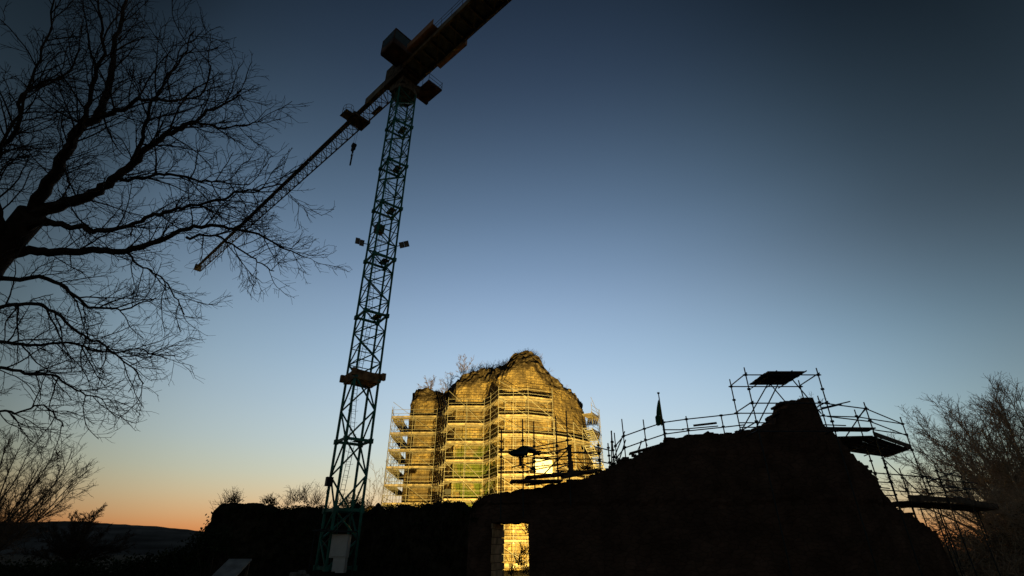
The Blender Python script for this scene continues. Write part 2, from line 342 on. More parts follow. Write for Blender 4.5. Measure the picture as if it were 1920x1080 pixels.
def keep():
    root = thing('ruined_keep', 'floodlit golden stone castle keep with broken overgrown head, wrapped in scaffolding', 'castle keep', (KC.x, KC.y, 0))
    # resample the perimeter
    P = []
    n = len(KP)
    for i in range(n):
        a, b = KP[i], KP[(i+1) % n]
        L_ = math.hypot(b[0]-a[0], b[1]-a[1]); m = max(1, int(L_/(.3 if b[1] < 68 else 1.0)))
        for j in range(m): P.append([lerp(a[k], b[k], j/m) for k in range(6)])
    n = len(P); dz = .33; rows = 62; caps = 16
    V = []; A = []; mb = MB()
    for j in range(rows+caps+1):
        for i, (x, y, zf, zr, dp, bt) in enumerate(P):
            xa, ya = P[i-1][0], P[i-1][1]; xb, yb = P[(i+1) % n][0], P[(i+1) % n][1]
            tx, ty = xb-xa, yb-ya; l = math.hypot(tx, ty); nx_, ny_ = ty/l, -tx/l
            zf_ = (zfor(x, y, FAC) if y < 70 else zf)+EYE+.35*fbm((x*1.3, y*1.3, 3), .8, 4)
            if j <= rows:
                z = zf_*j/rows
                d = .10*fbm((x, y, z), .9, 5)+.05*fbm((x, y, z), 3.5, 3)+bt*(18-z)
                cr = max(0, (z-(zf_-1.0))/1.0)
                d += cr*.16*fbm((x, y, z), 2.2, 4)
                # eroded hollow below the head
                d -= .35*max(0, fbm((x*.8, y*.8, z*.8+9), .5, 3)-.18)*max(0, min(1, (z-11)/4))
                V.append((x+nx_*d, y+ny_*d, z)); A.append(min(1, .25*cr))
            else:
                t = (j-rows)/caps
                dx, dy = (KC.x-x)*.3, KC.y-y+3; L_ = math.hypot(dx, dy); dx, dy = dx/L_, dy/L_
                zr_ = (zfor(x+dx*dp*.6, y+dy*dp*.6, SIL)+.15 if y < 70 else zr)+EYE
                if t <= .62:
                    s = t/.62; inn = dp*.6*s; z = zf_+(zr_-zf_)*(s**.75); amp = min(1, s*3)
                else:
                    s = (t-.62)/.38; inn = dp*.6+s*min(6, L_-dp-.6); z = zr_-s*7; amp = 1
                q = (x+dx*inn, y+dy*inn, z)
                nz = .30*fbm(q, .6, 5)+.20*fbm(q, 2.4, 4)
                V.append((q[0]+nx_*nz*amp, q[1]+ny_*nz*amp, z+(.75*nz+.1*fbm(q, 4, 2))*amp)); A.append(1.0)
    holes = []
    F = []
    for j in range(rows+caps):
        for i in range(n):
            i2 = (i+1) % n
            if j < rows and P[i][1] < 68:
                x = (P[i][0]+P[i2][0])/2; z = (V[j*n+i][2]+V[(j+1)*n+i][2])/2
                if any(abs(x-wx) < w/2+.02 and z0+EYE < z < z1+EYE for wx, z0, z1, w in WINDOWS): continue
            F.append((j*n+i, j*n+i2, (j+1)*n+i2, (j+1)*n+i))
    mb.v = V; mb.f = F; mb.attr = A
    top = tuple((rows+caps)*n+i for i in range(n)); mb.f.append(top)
    mb.build('wall', MT['keep'], root)
    for wx, z0, z1, w in WINDOWS:
        k = min(P, key=lambda p: abs(p[0]-wx)+(100 if p[1] > 66 else 0))
        i = P.index(k); tx, ty = P[i+1][0]-P[i-1][0], P[i+1][1]-P[i-1][1]; rz = math.atan2(ty, tx)
        nx_, ny_ = -math.sin(rz), math.cos(rz)
        m = MB(); cx, cy = k[0]+nx_*.75, k[1]+ny_*.75
        X = Vector((math.cos(rz), math.sin(rz), 0)); Yv = Vector((nx_, ny_, 0)); h = z1-z0+.5; c = Vector((cx, cy, (z0+z1)/2+EYE))
        hw = w/2+.3
        f = [c+X*(sx*hw)+Yv*(sy*.7)+Vector((0, 0, sz*h/2)) for sy in (-1, 1) for sx, sz in ((-1, -1), (1, -1), (1, 1), (-1, 1))]
        m.add(f, [(4,5,6,7), (0,1,5,4), (1,2,6,5), (2,3,7,6), (3,0,4,7)])
        m.build('window_opening', MT['recess'], root)
    return root
keep()
# ------------------------------------------------------------------ scaffolding round the keep
TOP = 15.2+EYE
LIFTS = [TOP-2.05*k for k in range(9)]
def offset_path(path, d, closed=False):
    out = []
    for i, (x, y) in enumerate(path):
        a = path[max(0, i-1)]; b = path[min(len(path)-1, i+1)]
        tx, ty = b[0]-a[0], b[1]-a[1]; l = math.hypot(tx, ty)
        out.append((x-ty/l*d, y+tx/l*d))
    return out
def deck_mesh(a0, a1, b0, b1, z, sag=0):
    """boards laid between outer edge a0-a1 and inner edge b0-b1"""
    mb = MB(); nb = 5
    for k in range(nb):
        s0, s1 = k/nb+.012, (k+1)/nb-.012; zz = z+.006*((k*7) % 3)
        c = [(lerp(a0[0], b0[0], s0), lerp(a0[1], b0[1], s0)), (lerp(a1[0], b1[0], s0), lerp(a1[1], b1[1], s0)),
             (lerp(a1[0], b1[0], s1), lerp(a1[1], b1[1], s1)), (lerp(a0[0], b0[0], s1), lerp(a0[1], b0[1], s1))]
        mb.prism(c, zz, zz+.04)
    return mb
def scaffold(name, label, outer, width, lifts, tm, bm_, zbase=0, post_over=1.4, seed=1, toe=True, tr=.027, group=None, inner_over=.4):
    rng = random.Random(seed)
    root = thing(name, label, 'scaffolding', (outer[0][0], outer[0][1], zbase), group)
    inner = offset_path(outer, width)
    top = max(lifts)
    posts = []
    for i in range(len(outer)):
        if i+1 < len(outer):
            L_ = math.dist(outer[i], outer[i+1]); m = max(1, round(L_/2.1))
        else: m = 1
        for j in range(m):
            t = j/m if i+1 < len(outer) else 0
            k = min(i+1, len(outer)-1)
            posts.append(((lerp(outer[i][0], outer[k][0], t), lerp(outer[i][1], outer[k][1], t)), (lerp(inner[i][0], inner[k][0], t), lerp(inner[i][1], inner[k][1], t))))
    for o, q in posts:
        m = MB(); h = top+post_over*rng.uniform(.6, 1.1)
        m.tube((*o, zbase), (*o, h), tr, 6)
        for z in lifts:
            m.box((o[0], o[1], z-.09), (tr*3.6, tr*3.6, .09)); m.box((o[0], o[1], z+1.0), (tr*3.2, tr*3.2, .07))
        m.build('standard', tm, root)
        m = MB(); m.tube((*q, zbase), (*q, top+inner_over*rng.uniform(.3, 1.5)), tr, 6)
        for z in lifts: m.tube((q[0], q[1], z-.06), (o[0], o[1], z-.06), tr*.9, 5)
        m.build('standard', tm, root)
    for i in range(len(outer)-1):
        a0, a1, b0, b1 = outer[i], outer[i+1], inner[i], inner[i+1]
        for li, z in enumerate(lifts):
            # leave the outermost tube clear of the boards
            e = .1/width
            c0 = (lerp(a0[0], b0[0], e), lerp(a0[1], b0[1], e)); c1 = (lerp(a1[0], b1[0], e), lerp(a1[1], b1[1], e))
            d = deck_mesh(c0, c1, b0, b1, z)
            if toe: d.bar((c0[0], c0[1], z+.14), (c1[0], c1[1], z+.14), .035, .17)
            d.build('deck', bm_, root)
            g = MB()
            for h in (-.09, .5, 1.0): g.tube((*a0, z+h), (*a1, z+h), tr*.9, 5)
            g.tube((*b0, z-.09), (*b1, z-.09), tr*.9, 5)
            g.build('guard_rail', tm, root)
            if math.dist(a0, a1) > 1.6 and (li+i) % 2 == 0 or rng.random() < .25:
                s = MB(); z2 = z+2.0
                s.tube((a0[0], a0[1]-.05, z2), (a1[0], a1[1]-.05, z), tr, 5); s.build('brace', tm, root)
    return root
OUT_MAIN = [(-15.4,64.0), (-12.6,63.7), (-9.6,63.7), (-8.7,62.6), (-7.6,58.9), (-5.4,58.8), (-3.3,58.9), (-2.5,57.6), (-1.5,54.8), (1.8,54.7), (4.6,55.9)]
scaffold('scaffolding', 'tall pale tube and board scaffolding lit yellow across the front of the keep', OUT_MAIN, 1.25, LIFTS, MT['tube'], MT['board'], seed=4, inner_over=.6)
scaffold('scaffolding', 'narrow scaffolding standing clear of the left flank of the keep, against the sky',
         [(-16.3,75), (-16.0,70.5), (-15.8,66.4), (-15.5,64.2)], 1.5, [z-.0 for z in LIFTS[:8]], MT['tube'], MT['board'], seed=5)
scaffold('scaffolding', 'small scaffolding with jutting boarded lifts on the right flank of the keep', [(9.9,61.6), (11.3,64.3), (11.6,68)], 1.5, LIFTS[:7], MT['tube'], MT['board'], seed=6)
scaffold('scaffolding', 'low scaffolding on the curved right face of the keep, behind the white sheet', [(4.7,55.7), (7.0,57.3), (9.3,59.6)], 1.2, LIFTS[2:9:2], MT['tube'], MT['board'], seed=7, post_over=2.2)
def keep_extras():
    # white sheet on the scaffold
    r = thing('sheet', 'bright white rectangular sheet tied to the scaffolding on the keep', 'sheet', (3.7, 54.8, 9))
    a, b = at(1001, 886, 54.6), at(1036, 884, 55.4); h = 1.35
    m = MB(); n = 12
    d = (b-a); d.z = 0; nn = Vector((-d.y, d.x, 0)).normalized(); vs = []
    for k in range(2):
        for j in range(6):
            for i in range(n+1):
                p = a+d*(i/n)+Vector((0, 0, h*j/5)); p += nn*(.03*math.sin(i*1.7+j)+k*.012); vs.append(p)
    w = n+1; fs = []
    for k in range(2):
        for j in range(5):
            for i in range(n): q = k*6*w+j*w+i; fs.append((q, q+1, q+w+1, q+w))
    m.add(vs, fs); m.build('cloth', MT['white'], r)
    e = MB(); c = a+d*.5+Vector((0, 0, h*.6))-nn*.06
    for i in range(10):
        t0, t1 = i/10*6.283, (i+1)/10*6.283; dn = d.normalized()
        e.tube(c+dn*.14*math.cos(t0)+Vector((0, 0, .14*math.sin(t0))), c+dn*.14*math.cos(t1)+Vector((0, 0, .14*math.sin(t1))), .022, 4)
    e.tube(c-Vector((0, 0, .05)), c-Vector((0, 0, .32)), .02, 4)
    e.build('emblem', MT['recess'], r)
    # lattice access ladders on the right flank
    for lab, p, q in (('upper pale lattice ladder beam leaning on the right corner of the keep', at(1094, 803, 59.6), at(1111, 838, 59.4)),
                      ('lower pale lattice ladder beam leaning on the right corner of the keep', at(1096, 836, 59.2), at(1119, 882, 59.0))):
        m = MB(); o = Vector((.95, 0, .05))
        m.tube(p, q, .045, 5); m.tube(p+o, q+o, .045, 5)
        n = 9
        for i in range(n): m.tube(p.lerp(q, i/n), p.lerp(q, (i+.0)/n)+o, .035, 4); m.tube(p.lerp(q, i/n), p.lerp(q, (i+1)/n)+o, .025, 4)
        t = tag(m.build('ladder_beam', MT['tube']), lab, 'ladder beam', 'ladder beams on the keep')
    # long loose raking tubes on the right part of the keep
    m = MB()
keep_extras()
# ------------------------------------------------------------------ floodlights on the ground
def floodlight(loc, aim, label, lit, size=.5, stand=1.0):
    r = thing('floodlight', label, 'floodlight', (loc[0], loc[1], 0), 'work floodlights in the castle yard')
    m = MB(); L_ = Vector(loc); d = (Vector(aim)-L_).normalized(); x = d.cross(Vector((0, 0, 1))).normalized(); z = x.cross(d)
    m.box(L_-d*.1, (size, .16, size*.8), ax=(x, d, z)).build('housing', MT['black'], r)
    m = MB(); m.box(L_, (size*.86, .02, size*.66), ax=(x, d, z)); m.build('lens', MT['bulb'] if lit else MT['glass'], r)
    m = MB(); base = Vector((loc[0], loc[1], loc[2]-stand)); top = L_-d*.1-Vector((0, 0, size*.42))
    for k in range(3):
        a = k*2.094+.4; m.tube(top, base+Vector((.45*math.cos(a), .45*math.sin(a), 0)), .018, 5)
    m.build('tripod', MT['black'], r)
    return L_, d
Lp, Ld = floodlight((3.6, 31.0, .8), (-3.4, 60, 15.5), 'lit yellow work floodlight on a short tripod behind the dark wall, aimed at the keep', True)
def lampobj(loc, d, power, name):
    ld = bpy.data.lights.new(name, 'SPOT'); ld.energy = power; ld.color = (1, .69, .17); ld.spot_size = R(73); ld.spot_blend = .45; ld.shadow_soft_size = .16
    o = bpy.data.objects.new(name, ld); COL.objects.link(o); o.location = loc; o.rotation_euler = d.to_track_quat('-Z', 'Y').to_euler(); return o
lo = lampobj(Lp+Ld*.06, Ld, LAMP_POWER, 'floodlight_beam')
p_ = at(840, 921, 52)
floodlight(tuple(p_), (p_.x, 60, 10), 'small black unlit floodlight silhouetted at the foot of the keep scaffolding', False, .62, p_.z)
# ------------------------------------------------------------------ lattice helpers and the crane
CX, CY = -11.8, 38.0
def lattice(mb, cx, cy, z0, z1, side, rot, rleg, rdiag, bays, style):
    h = side/2; cs, sn = math.cos(rot), math.sin(rot)
    cor = [(cx+(x*cs-y*sn)*h, cy+(x*sn+y*cs)*h) for x, y in ((-1,-1), (1,-1), (1,1), (-1,1))]
    for c in cor: mb.tube((*c, z0), (*c, z1), rleg, 6)
    for b in range(bays):
        a0, a1 = lerp(z0, z1, b/bays), lerp(z0, z1, (b+1)/bays)
        for i in range(4):
            p, q = cor[i], cor[(i+1) % 4]
            if style == 'X':
                mb.tube((*p, a0), (*q, a1), rdiag, 5); mb.tube((*q, a0), (*p, a1), rdiag, 5)
            else:
                if style == 'V':
                    if (b+i) % 2 == 0: mb.tube((*p, a0), (*q, a1), rdiag, 5)
                    else: mb.tube((*q, a0), (*p, a1), rdiag, 5)
                    continue
                if (b+i) % 2 == 0: mb.tube((*p, a0), (*q, a1), rdiag, 5)
                else: mb.tube((*q, a0), (*p, a1), rdiag, 5)
                mb.tube((*p, a1), (*q, a1), rdiag*.7, 5)
    return cor
def crane():
    root = thing('tower_crane', 'tall green lattice tower crane with yellowish brown jib reaching down left over the castle', 'tower crane', (CX, CY, 0))
    rot = R(37.6); side = 1.9
    zs = [0.6, 4.1, 8.8, 13.5, 19.0, 24.5, 30.1, 35.3, 40.6, 45.4]
    m = MB(); m.box((CX, CY, .25), (3.2, 3.2, .5), rot); m.build('concrete_base', MT['soil'], root)
    for i, (a, b) in enumerate(zip(zs, zs[1:])):
        m = MB(); low = i < 3
        cor = lattice(m, CX, CY, a, b, side, rot, .11 if low else .10, .07 if low else .055, 2 if low else 4, 'V' if low else 'Z')
        s = m.build('mast_section', MT['green'], root)
        # ring frame with corner gussets at the foot of each section
        f = MB()
        for k in range(4):
            p, q = cor[k], cor[(k+1) % 4]
            f.bar((*p, a+.06), (*q, a+.06), .12, .2)
            f.box((*p, a+.05), (.3, .3, .34), rot)
        f.build('ring_frame', MT['green'], s)
        if i > 0:
            f = MB()
            lx, ly = math.cos(rot), math.sin(rot)
            f.box((CX+lx*.42-ly*.1, CY+ly*.42+lx*.1, a+.16), (.6, 1.15, .03), rot)
            for t in range(9): f.bar((CX-ly*(-.8+.2*t)*1-lx*.85, CY+lx*(-.8+.2*t)-ly*.85, a+.15), (CX-ly*(-.8+.2*t)+lx*.05, CY+lx*(-.8+.2*t)+ly*.05, a+.15), .03, .02) if i % 2 else None
            f.build('landing', MT['grey'], s)
        # ladder inside, alternating side, with hoops
        f = MB(); sx = (-1 if i % 2 else 1)*.45
        lx, ly = math.cos(rot+.4), math.sin(rot+.4)
        bx, by = CX-lx*.35+ly*sx*.3, CY-ly*.35-lx*sx*.3
        lean = .35*(1 if i % 2 else -1)
        for w in (-.2, .2): f.tube((bx+lx*w, by+ly*w, a+.1), (bx+lx*w+lean, by+ly*w, b+.3), .022, 4)
        n = int((b-a)/.3)
        for t in range(n):
            u = (t+.5)/n; f.tube((bx-lx*.2+lean*u, by-ly*.2, lerp(a, b, u)), (bx+lx*.2+lean*u, by+ly*.2, lerp(a, b, u)), .014, 4)
        for t in range(5):
            u = (t+.6)/5.4; pr = None
            for g in range(7):
                an = R(-20+220*g/6)+rot; pt_ = (bx+lean*u+.36*math.cos(an), by+.36*math.sin(an)-.1, lerp(a, b, u))
                if pr: f.tube(pr, pt_, .012, 4)
                pr = pt_
        f.build('ladder', MT['green'], s)
    # brown tray at the mast joint
    m = MB(); n = 28; hs = 1.08
    pts = []
    for k in range(n):
        t = k/n*4; e = int(t); u = t-e
        c = [(-1,-1), (1,-1), (1,1), (-1,1), (-1,-1)]
        x, y = lerp(c[e][0], c[e+1][0], u)*hs, lerp(c[e][1], c[e+1][1], u)*hs
        pts.append((CX+x*math.cos(rot)-y*math.sin(rot), CY+x*math.sin(rot)+y*math.cos(rot)))
    vs = [(x, y, 13.3+.10*fbm((x, y, 1), 1.1)) for x, y in pts]+[(CX+(x-CX)*1.05, CY+(y-CY)*1.05, 14.0+.12*fbm((x, y, 7), 1.3)) for x, y in pts]
    m.add(vs, [(i, (i+1) % n, (i+1) % n+n, i+n) for i in range(n)]+[tuple(range(n-1, -1, -1))])
    for k in range(4): m.box((CX+[(-1,-1),(1,-1),(1,1),(-1,1)][k][0]*1.2*math.cos(rot)-[(-1,-1),(1,-1),(1,1),(-1,1)][k][1]*1.2*math.sin(rot),
                              CY+[(-1,-1),(1,-1),(1,1),(-1,1)][k][0]*1.2*math.sin(rot)+[(-1,-1),(1,-1),(1,1),(-1,1)][k][1]*1.2*math.cos(rot), 13.75), (.3, .3, .55), rot)
    m.build('work_tray', MT['tray_brown'], root)
    # cable drum box hung inside the mast, and a small box low down on the left leg
    m = MB(); c = at(711, 430, CY-.6); m.box(c, (.75, .6, .8), rot); m.tube(c, c+Vector((0, 0, 1.2)), .04, 5); m.tube(c-Vector((.3, 0, .3)), c+Vector((.3, 0, .3)), .3, 10); m.build('junction_box', MT['tray'], root)
    m = MB(); c = at(617, 903, CY-.9); m.box(c, (.45, .35, .6), rot); m.tube(c-Vector((0, 0, .3)), c-Vector((.05, 0, .8)), .03, 5); m.build('switch_box', MT['black'], root)
    # slewing gear
    m = MB(); m.tube((CX, CY, 45.4), (CX, CY, 46.0), 1.35, 20); m.box((CX, CY, 46.5), (2.3, 2.3, .9), R(-41))
    for k in range(8): m.tube((CX+1.0*math.cos(k*.785), CY+1.0*math.sin(k*.785), 44.9), (CX+1.3*math.cos(k*.785), CY+1.3*math.sin(k*.785), 45.5), .06, 5)
    m.build('slewing_unit', MT['tray'], root)
    JD = Vector((-45.1, 40.9, 0)).normalized(); NP = Vector((-JD.y, JD.x, 0))   # NP points to the near side
    if NP.dot(Vector((0, -1, 0))) < 0: NP = -NP
    O = Vector((CX-.3, CY-.35, 47.6))
    m = MB(); ax = (JD, NP, Vector((0, 0, 1)))
    m.box(O+Vector((0, 0, .6)), (3.4, 2.3, 2.6), ax=ax)
    for s in (-1, 1): m.box(O+JD*s*1.9+Vector((0, 0, 1.2)), (.5, 1.5, 2.0), ax=ax)
    m.build('crane_head', MT['tray'], root)
    # jib sections (triangular, two bottom chords and one top chord)
    secs = [(1.4, 10), (10, 20), (20, 30), (30, 40), (40, 50), (50, 62)]
    def sect(s): k = 1-.35*max(0, s-10)/50; return .85*k, 2.0*k
    for a, b in secs:
        m = MB(); n = int(round((b-a)/1.25))
        for i in range(n):
            s0, s1 = lerp(a, b, i/n), lerp(a, b, (i+1)/n); (w0, h0), (w1, h1) = sect(s0), sect(s1); sm = (s0+s1)/2; wm, hm = sect(sm)
            for sg in (-1, 1):
                p, q = O+JD*s0+NP*sg*w0, O+JD*s1+NP*sg*w1; t = O+JD*sm+Vector((0, 0, hm))
                m.bar(p, q, .13, .13); m.tube(p, t, .045, 4); m.tube(q, t, .045, 4)
            m.bar(O+JD*s0+Vector((0, 0, h0)), O+JD*s1+Vector((0, 0, h1)), .17, .17)
            m.tube(O+JD*s0-NP*w0, O+JD*s0+NP*w0, .04, 4)
            m.tube(O+JD*s0+NP*w0*(1 if i % 2 else -1), O+JD*s1-NP*w1*(1 if i % 2 else -1), .04, 4)
        s = m.build('jib_section', MT['yellow'], root)
        g = MB(); w, h = sect((a+b)/2)
        g.box(O+JD*(a+b)/2+NP*(w*.62)+Vector((0, 0, .12)), (b-a-.1, .42, .03), ax=ax)
        g.build('walkway', MT['tray'], s)
    m = MB(); m.box(O+JD*62.2+Vector((0, 0, .5)), (.3, 1.1, 1.2), ax=ax); m.build('jib_tip', MT['yellow'], root)
    m = MB()
    m.box(O+JD*4.2+NP*.75+Vector((0, 0, .75)), (4.2, .06, 1.1), ax=ax); m.box(O+JD*5.6-NP*.55+Vector((0, 0, -.12)), (1.7, .5, .1), ax=ax)
    m.build('jib_root_plate', MT['yellow'], root)
    # trolley and hook
    T = O+JD*8.6
    m = MB(); m.box(T-Vector((0, 0, .25)), (1.9, 2.0, .28), ax=ax)
    m.box(T+NP*.9+Vector((0, 0, -.1)), (1.6, .5, .5), ax=ax)
    for sg in (-1, 1):
        for q in (-.7, .7): m.tube(T+JD*q+NP*sg*.85, T+JD*q+NP*sg*1.0, .2, 10)
    m.build('trolley', MT['tray'], root)
    m = MB(); c0 = T+NP*1.55-Vector((0, 0, .3))
    for hgt in (.55, 1.1):
        pr = None
        for k in range(13):
            a = k/12*6.283; p = c0+JD*.75*math.cos(a)+NP*.55*math.sin(a)+Vector((0, 0, hgt))
            if pr: m.tube(pr, p, .022, 4)
            pr = p
    for k in range(6):
        a = k/6*6.283; p = c0+JD*.75*math.cos(a)+NP*.55*math.sin(a); m.tube(p, p+Vector((0, 0, 1.1)), .022, 4)
    m.box(c0, (1.5, 1.1, .05), ax=ax); m.build('service_cage', MT['yellow'], root)
    hk = Vector((T.x, T.y, at(656, 273, T.y).z))
    m = MB()
    for dx in (-.28, .28): m.tube(T+JD*dx-Vector((0, 0, .2)), hk+JD*dx*.8, .016, 4)
    m.build('hoist_rope', MT['black'], root)
    m = MB(); m.box(hk-Vector((0, 0, .35)), (.62, .24, .75), ax=ax); m.tube(hk-NP*.2, hk+NP*.2, .3, 12); m.tube(hk-Vector((0, 0, .7)), hk-Vector((0, 0, 1.1)), .11, 6)
    hb = m.build('hook_block', MT['black'], root)
    m = MB(); pts = [hk+Vector((0, 0, -1.1))]
    for k in range(8): a = R(90-k*38); pts.append(hk+Vector((0, 0, -1.4))+JD*.22*math.cos(a)+Vector((0, 0, .22*math.sin(a))))
    m.path(pts, [.06]*8+[.02], 6); m.bar(hk-Vector((0, 0, 1.5)), hk-Vector((.0, 0, 3.0)), .16, .1)
    m.build('hook', MT['tarp'], hb)
    # counter jib
    CD = -JD
    m = MB(); L1 = 22.0
    for sg in (-1, 1): m.bar(O+CD*1.6+NP*sg*1.18, O+CD*L1+NP*sg*1.18, .22, .7)
    for k in range(15): s = 1.8+k*1.4; m.bar(O+CD*s-NP*1.1+Vector((0, 0, -.02)), O+CD*s+NP*1.1+Vector((0, 0, -.02)), .14, .25)
    for k in range(6): s = 1.8+k*2.8; m.bar(O+CD*s-NP*1.05+Vector((0, 0, -.06)), O+CD*(s+2.8)+NP*1.05+Vector((0, 0, -.06)), .1, .1)
    cj = m.build('counter_jib', MT['yellow'], root)
    m = MB(); m.box(O+CD*(1.6+L1)/2+Vector((0, 0, .2)), (L1-1.7, 2.1, .05), ax=ax); m.build('deck_grating', MT['grey'], cj)
    for sg in (-1, 1):
        m = MB()
        c0 = 5.4 if sg > 0 else 6.2
        m.box(O+CD*c0+NP*sg*1.62+Vector((0, 0, .25)), (4.2, .62, .1), ax=ax); m.box(O+CD*c0+NP*sg*1.93+Vector((0, 0, .62)), (4.2, .05, .8), ax=ax)
        m.build('side_panel', MT['orange'], cj)
        m = MB()
        for h in (.6, 1.15): m.tube(O+CD*1.8+NP*sg*1.3+Vector((0, 0, h+.3)), O+CD*L1+NP*sg*1.3+Vector((0, 0, h+.3)), .025, 4)
        for k in range(12): s = 1.8+k*1.55; m.tube(O+CD*s+NP*sg*1.3+Vector((0, 0, .3)), O+CD*s+NP*sg*1.3+Vector((0, 0, 1.45)), .025, 4)
        m.build('handrail', MT['yellow'], cj)
    for k in range(3):
        m = MB(); m.box(O+CD*(18.6+k*1.0)+Vector((0, 0, -.9)), (.8, 2.0, 3.2), ax=ax); m.build('counterweight', MT['concrete'], cj)
    # operator's cab on the near side
    C0 = O+CD*2.0+NP*2.45
    m = MB(); m.box(C0+Vector((0, 0, .06)), (2.3, 2.0, .14), ax=ax); m.box(C0+Vector((0, 0, 2.25)), (2.3, 2.0, .12), ax=ax)
    for i in (-1, 1):
        for j in (-1, 1): m.box(C0+JD*i*1.08+NP*j*1.0+Vector((0, 0, 1.15)), (.1, .1, 2.1), ax=ax)
    m.box(C0+Vector((0, 0, .45)), (2.26, 2.11, .66), ax=ax)
    cb = m.build('operator_cab', MT['rust'], root)
    m = MB(); m.box(C0+Vector((0, 0, 1.48)), (2.18, 2.03, 1.4), ax=ax); m.build('window', MT['glass'], cb)
    # electrical platform on the far side
    E0 = Vector((-9.35, 38.9, 47.4))
    m = MB(); m.box(E0, (2.3, 1.9, .18), ax=ax); m.box(E0+Vector((0, 0, .1))-NP*.3, (2.0, 1.0, .5), ax=ax); m.bar(E0, O-Vector((0, 0, .5)), .3, .3)
    m.box(E0+JD*1.4-Vector((0, 0, .15)), (.35, 1.9, .35), ax=ax)
    ep = m.build('platform', MT['rust'], root)
    m = MB()
    for (i, j), (k, l) in (((-1,-1), (-1,1)), ((-1,-1), (1,-1)), ((1,-1), (1,1))):
        for h in (.55, 1.1): m.tube(E0+JD*i*1.12+NP*j*.93+Vector((0, 0, h)), E0+JD*k*1.12+NP*l*.93+Vector((0, 0, h)), .025, 4)
    for i in (-1, 0, 1):
        for j in (-1, 1): m.tube(E0+JD*i*1.12+NP*j*.93, E0+JD*i*1.12+NP*j*.93+Vector((0, 0, 1.25)), .028, 4)
    m.build('handrail', MT['tube_d'], ep)
    m = MB(); m.box(O+CD*1.0+NP*1.3+Vector((0, 0, .9)), (.7, .1, .6), ax=ax); m.tube(O+CD*1.4+NP*1.2, O+CD*1.6+NP*1.3+Vector((0, 0, 2.6)), .03, 4)
    m.tube(O+CD*1.9+NP*1.1, O+CD*2.1+NP*.9+Vector((0, 0, 2.2)), .03, 4); m.build('mast_fitting', MT['black'], root)
    # floodlights clamped to the mast
    for lab, px, py, sx in (('unlit twin floodlight clamped to the left leg of the crane mast', 690, 458, -1), ('unlit twin floodlight clamped to the right leg of the crane mast', 743, 462, 1)):
        c = at(px, py, CY); r = thing('floodlight', lab, 'floodlight', c, 'floodlights on the crane mast')
        a = MB(); a.tube(c, c+Vector((sx*.45, -.1, .05)), .04, 5); a.build('bracket', MT['black'], r)
        for k in range(2):
            h = c+Vector((sx*(.52+.42*k), -.15, .05+.12*k*(1 if sx > 0 else 1.8)))
            x = Vector((.9, 0, .25*sx)).normalized(); y = Vector((0, -.8, -.6)); z = x.cross(y).normalized()
            m = MB(); m.box(h, (.4, .14, .55), ax=(x, y, z)); hd = m.build('housing', MT['black'], r)
            m = MB(); m.box(h+y*.08, (.34, .02, .48), ax=(x, y, z)); m.build('lens', MT['concrete'], r)
crane()
# ------------------------------------------------------------------ the dark wall in front, with its doorway
WK = [(880,990,23.6), (886,953,23.4), (896,940,23.2), (915,930,23), (940,926,22.9), (1000,917,22.7), (1060,907,22.5), (1112,897,22.4), (1140,880,22.3), (1165,868,22.2), (1200,852,22.2), (1245,833,22.1),
      (1254,826,22.1), (1290,822,22), (1320,816,22), (1325,818,22), (1350,817,21.9), (1400,816,21.8), (1424,808,21.7), (1438,800,21.6), (1442,789,21.6), (1454,782,21.5), (1462,765,21.4), (1467,758,21.4), (1490,755,21.4), (1506,757,21.4), (1516,766,21.4),
      (1523,782,21.4), (1528,804,21.5), (1550,818,21.6), (1566,840,21.8), (1590,862,22), (1610,884,22.3), (1618,890,22.4), (1628,908,22.5), (1640,930,22.7), (1662,950,23), (1690,966,23.4), (1720,985,23.8),
      (1740,998,24.2), (1752,1025,24.5), (1768,1060,24.8), (1790,1085,25)]
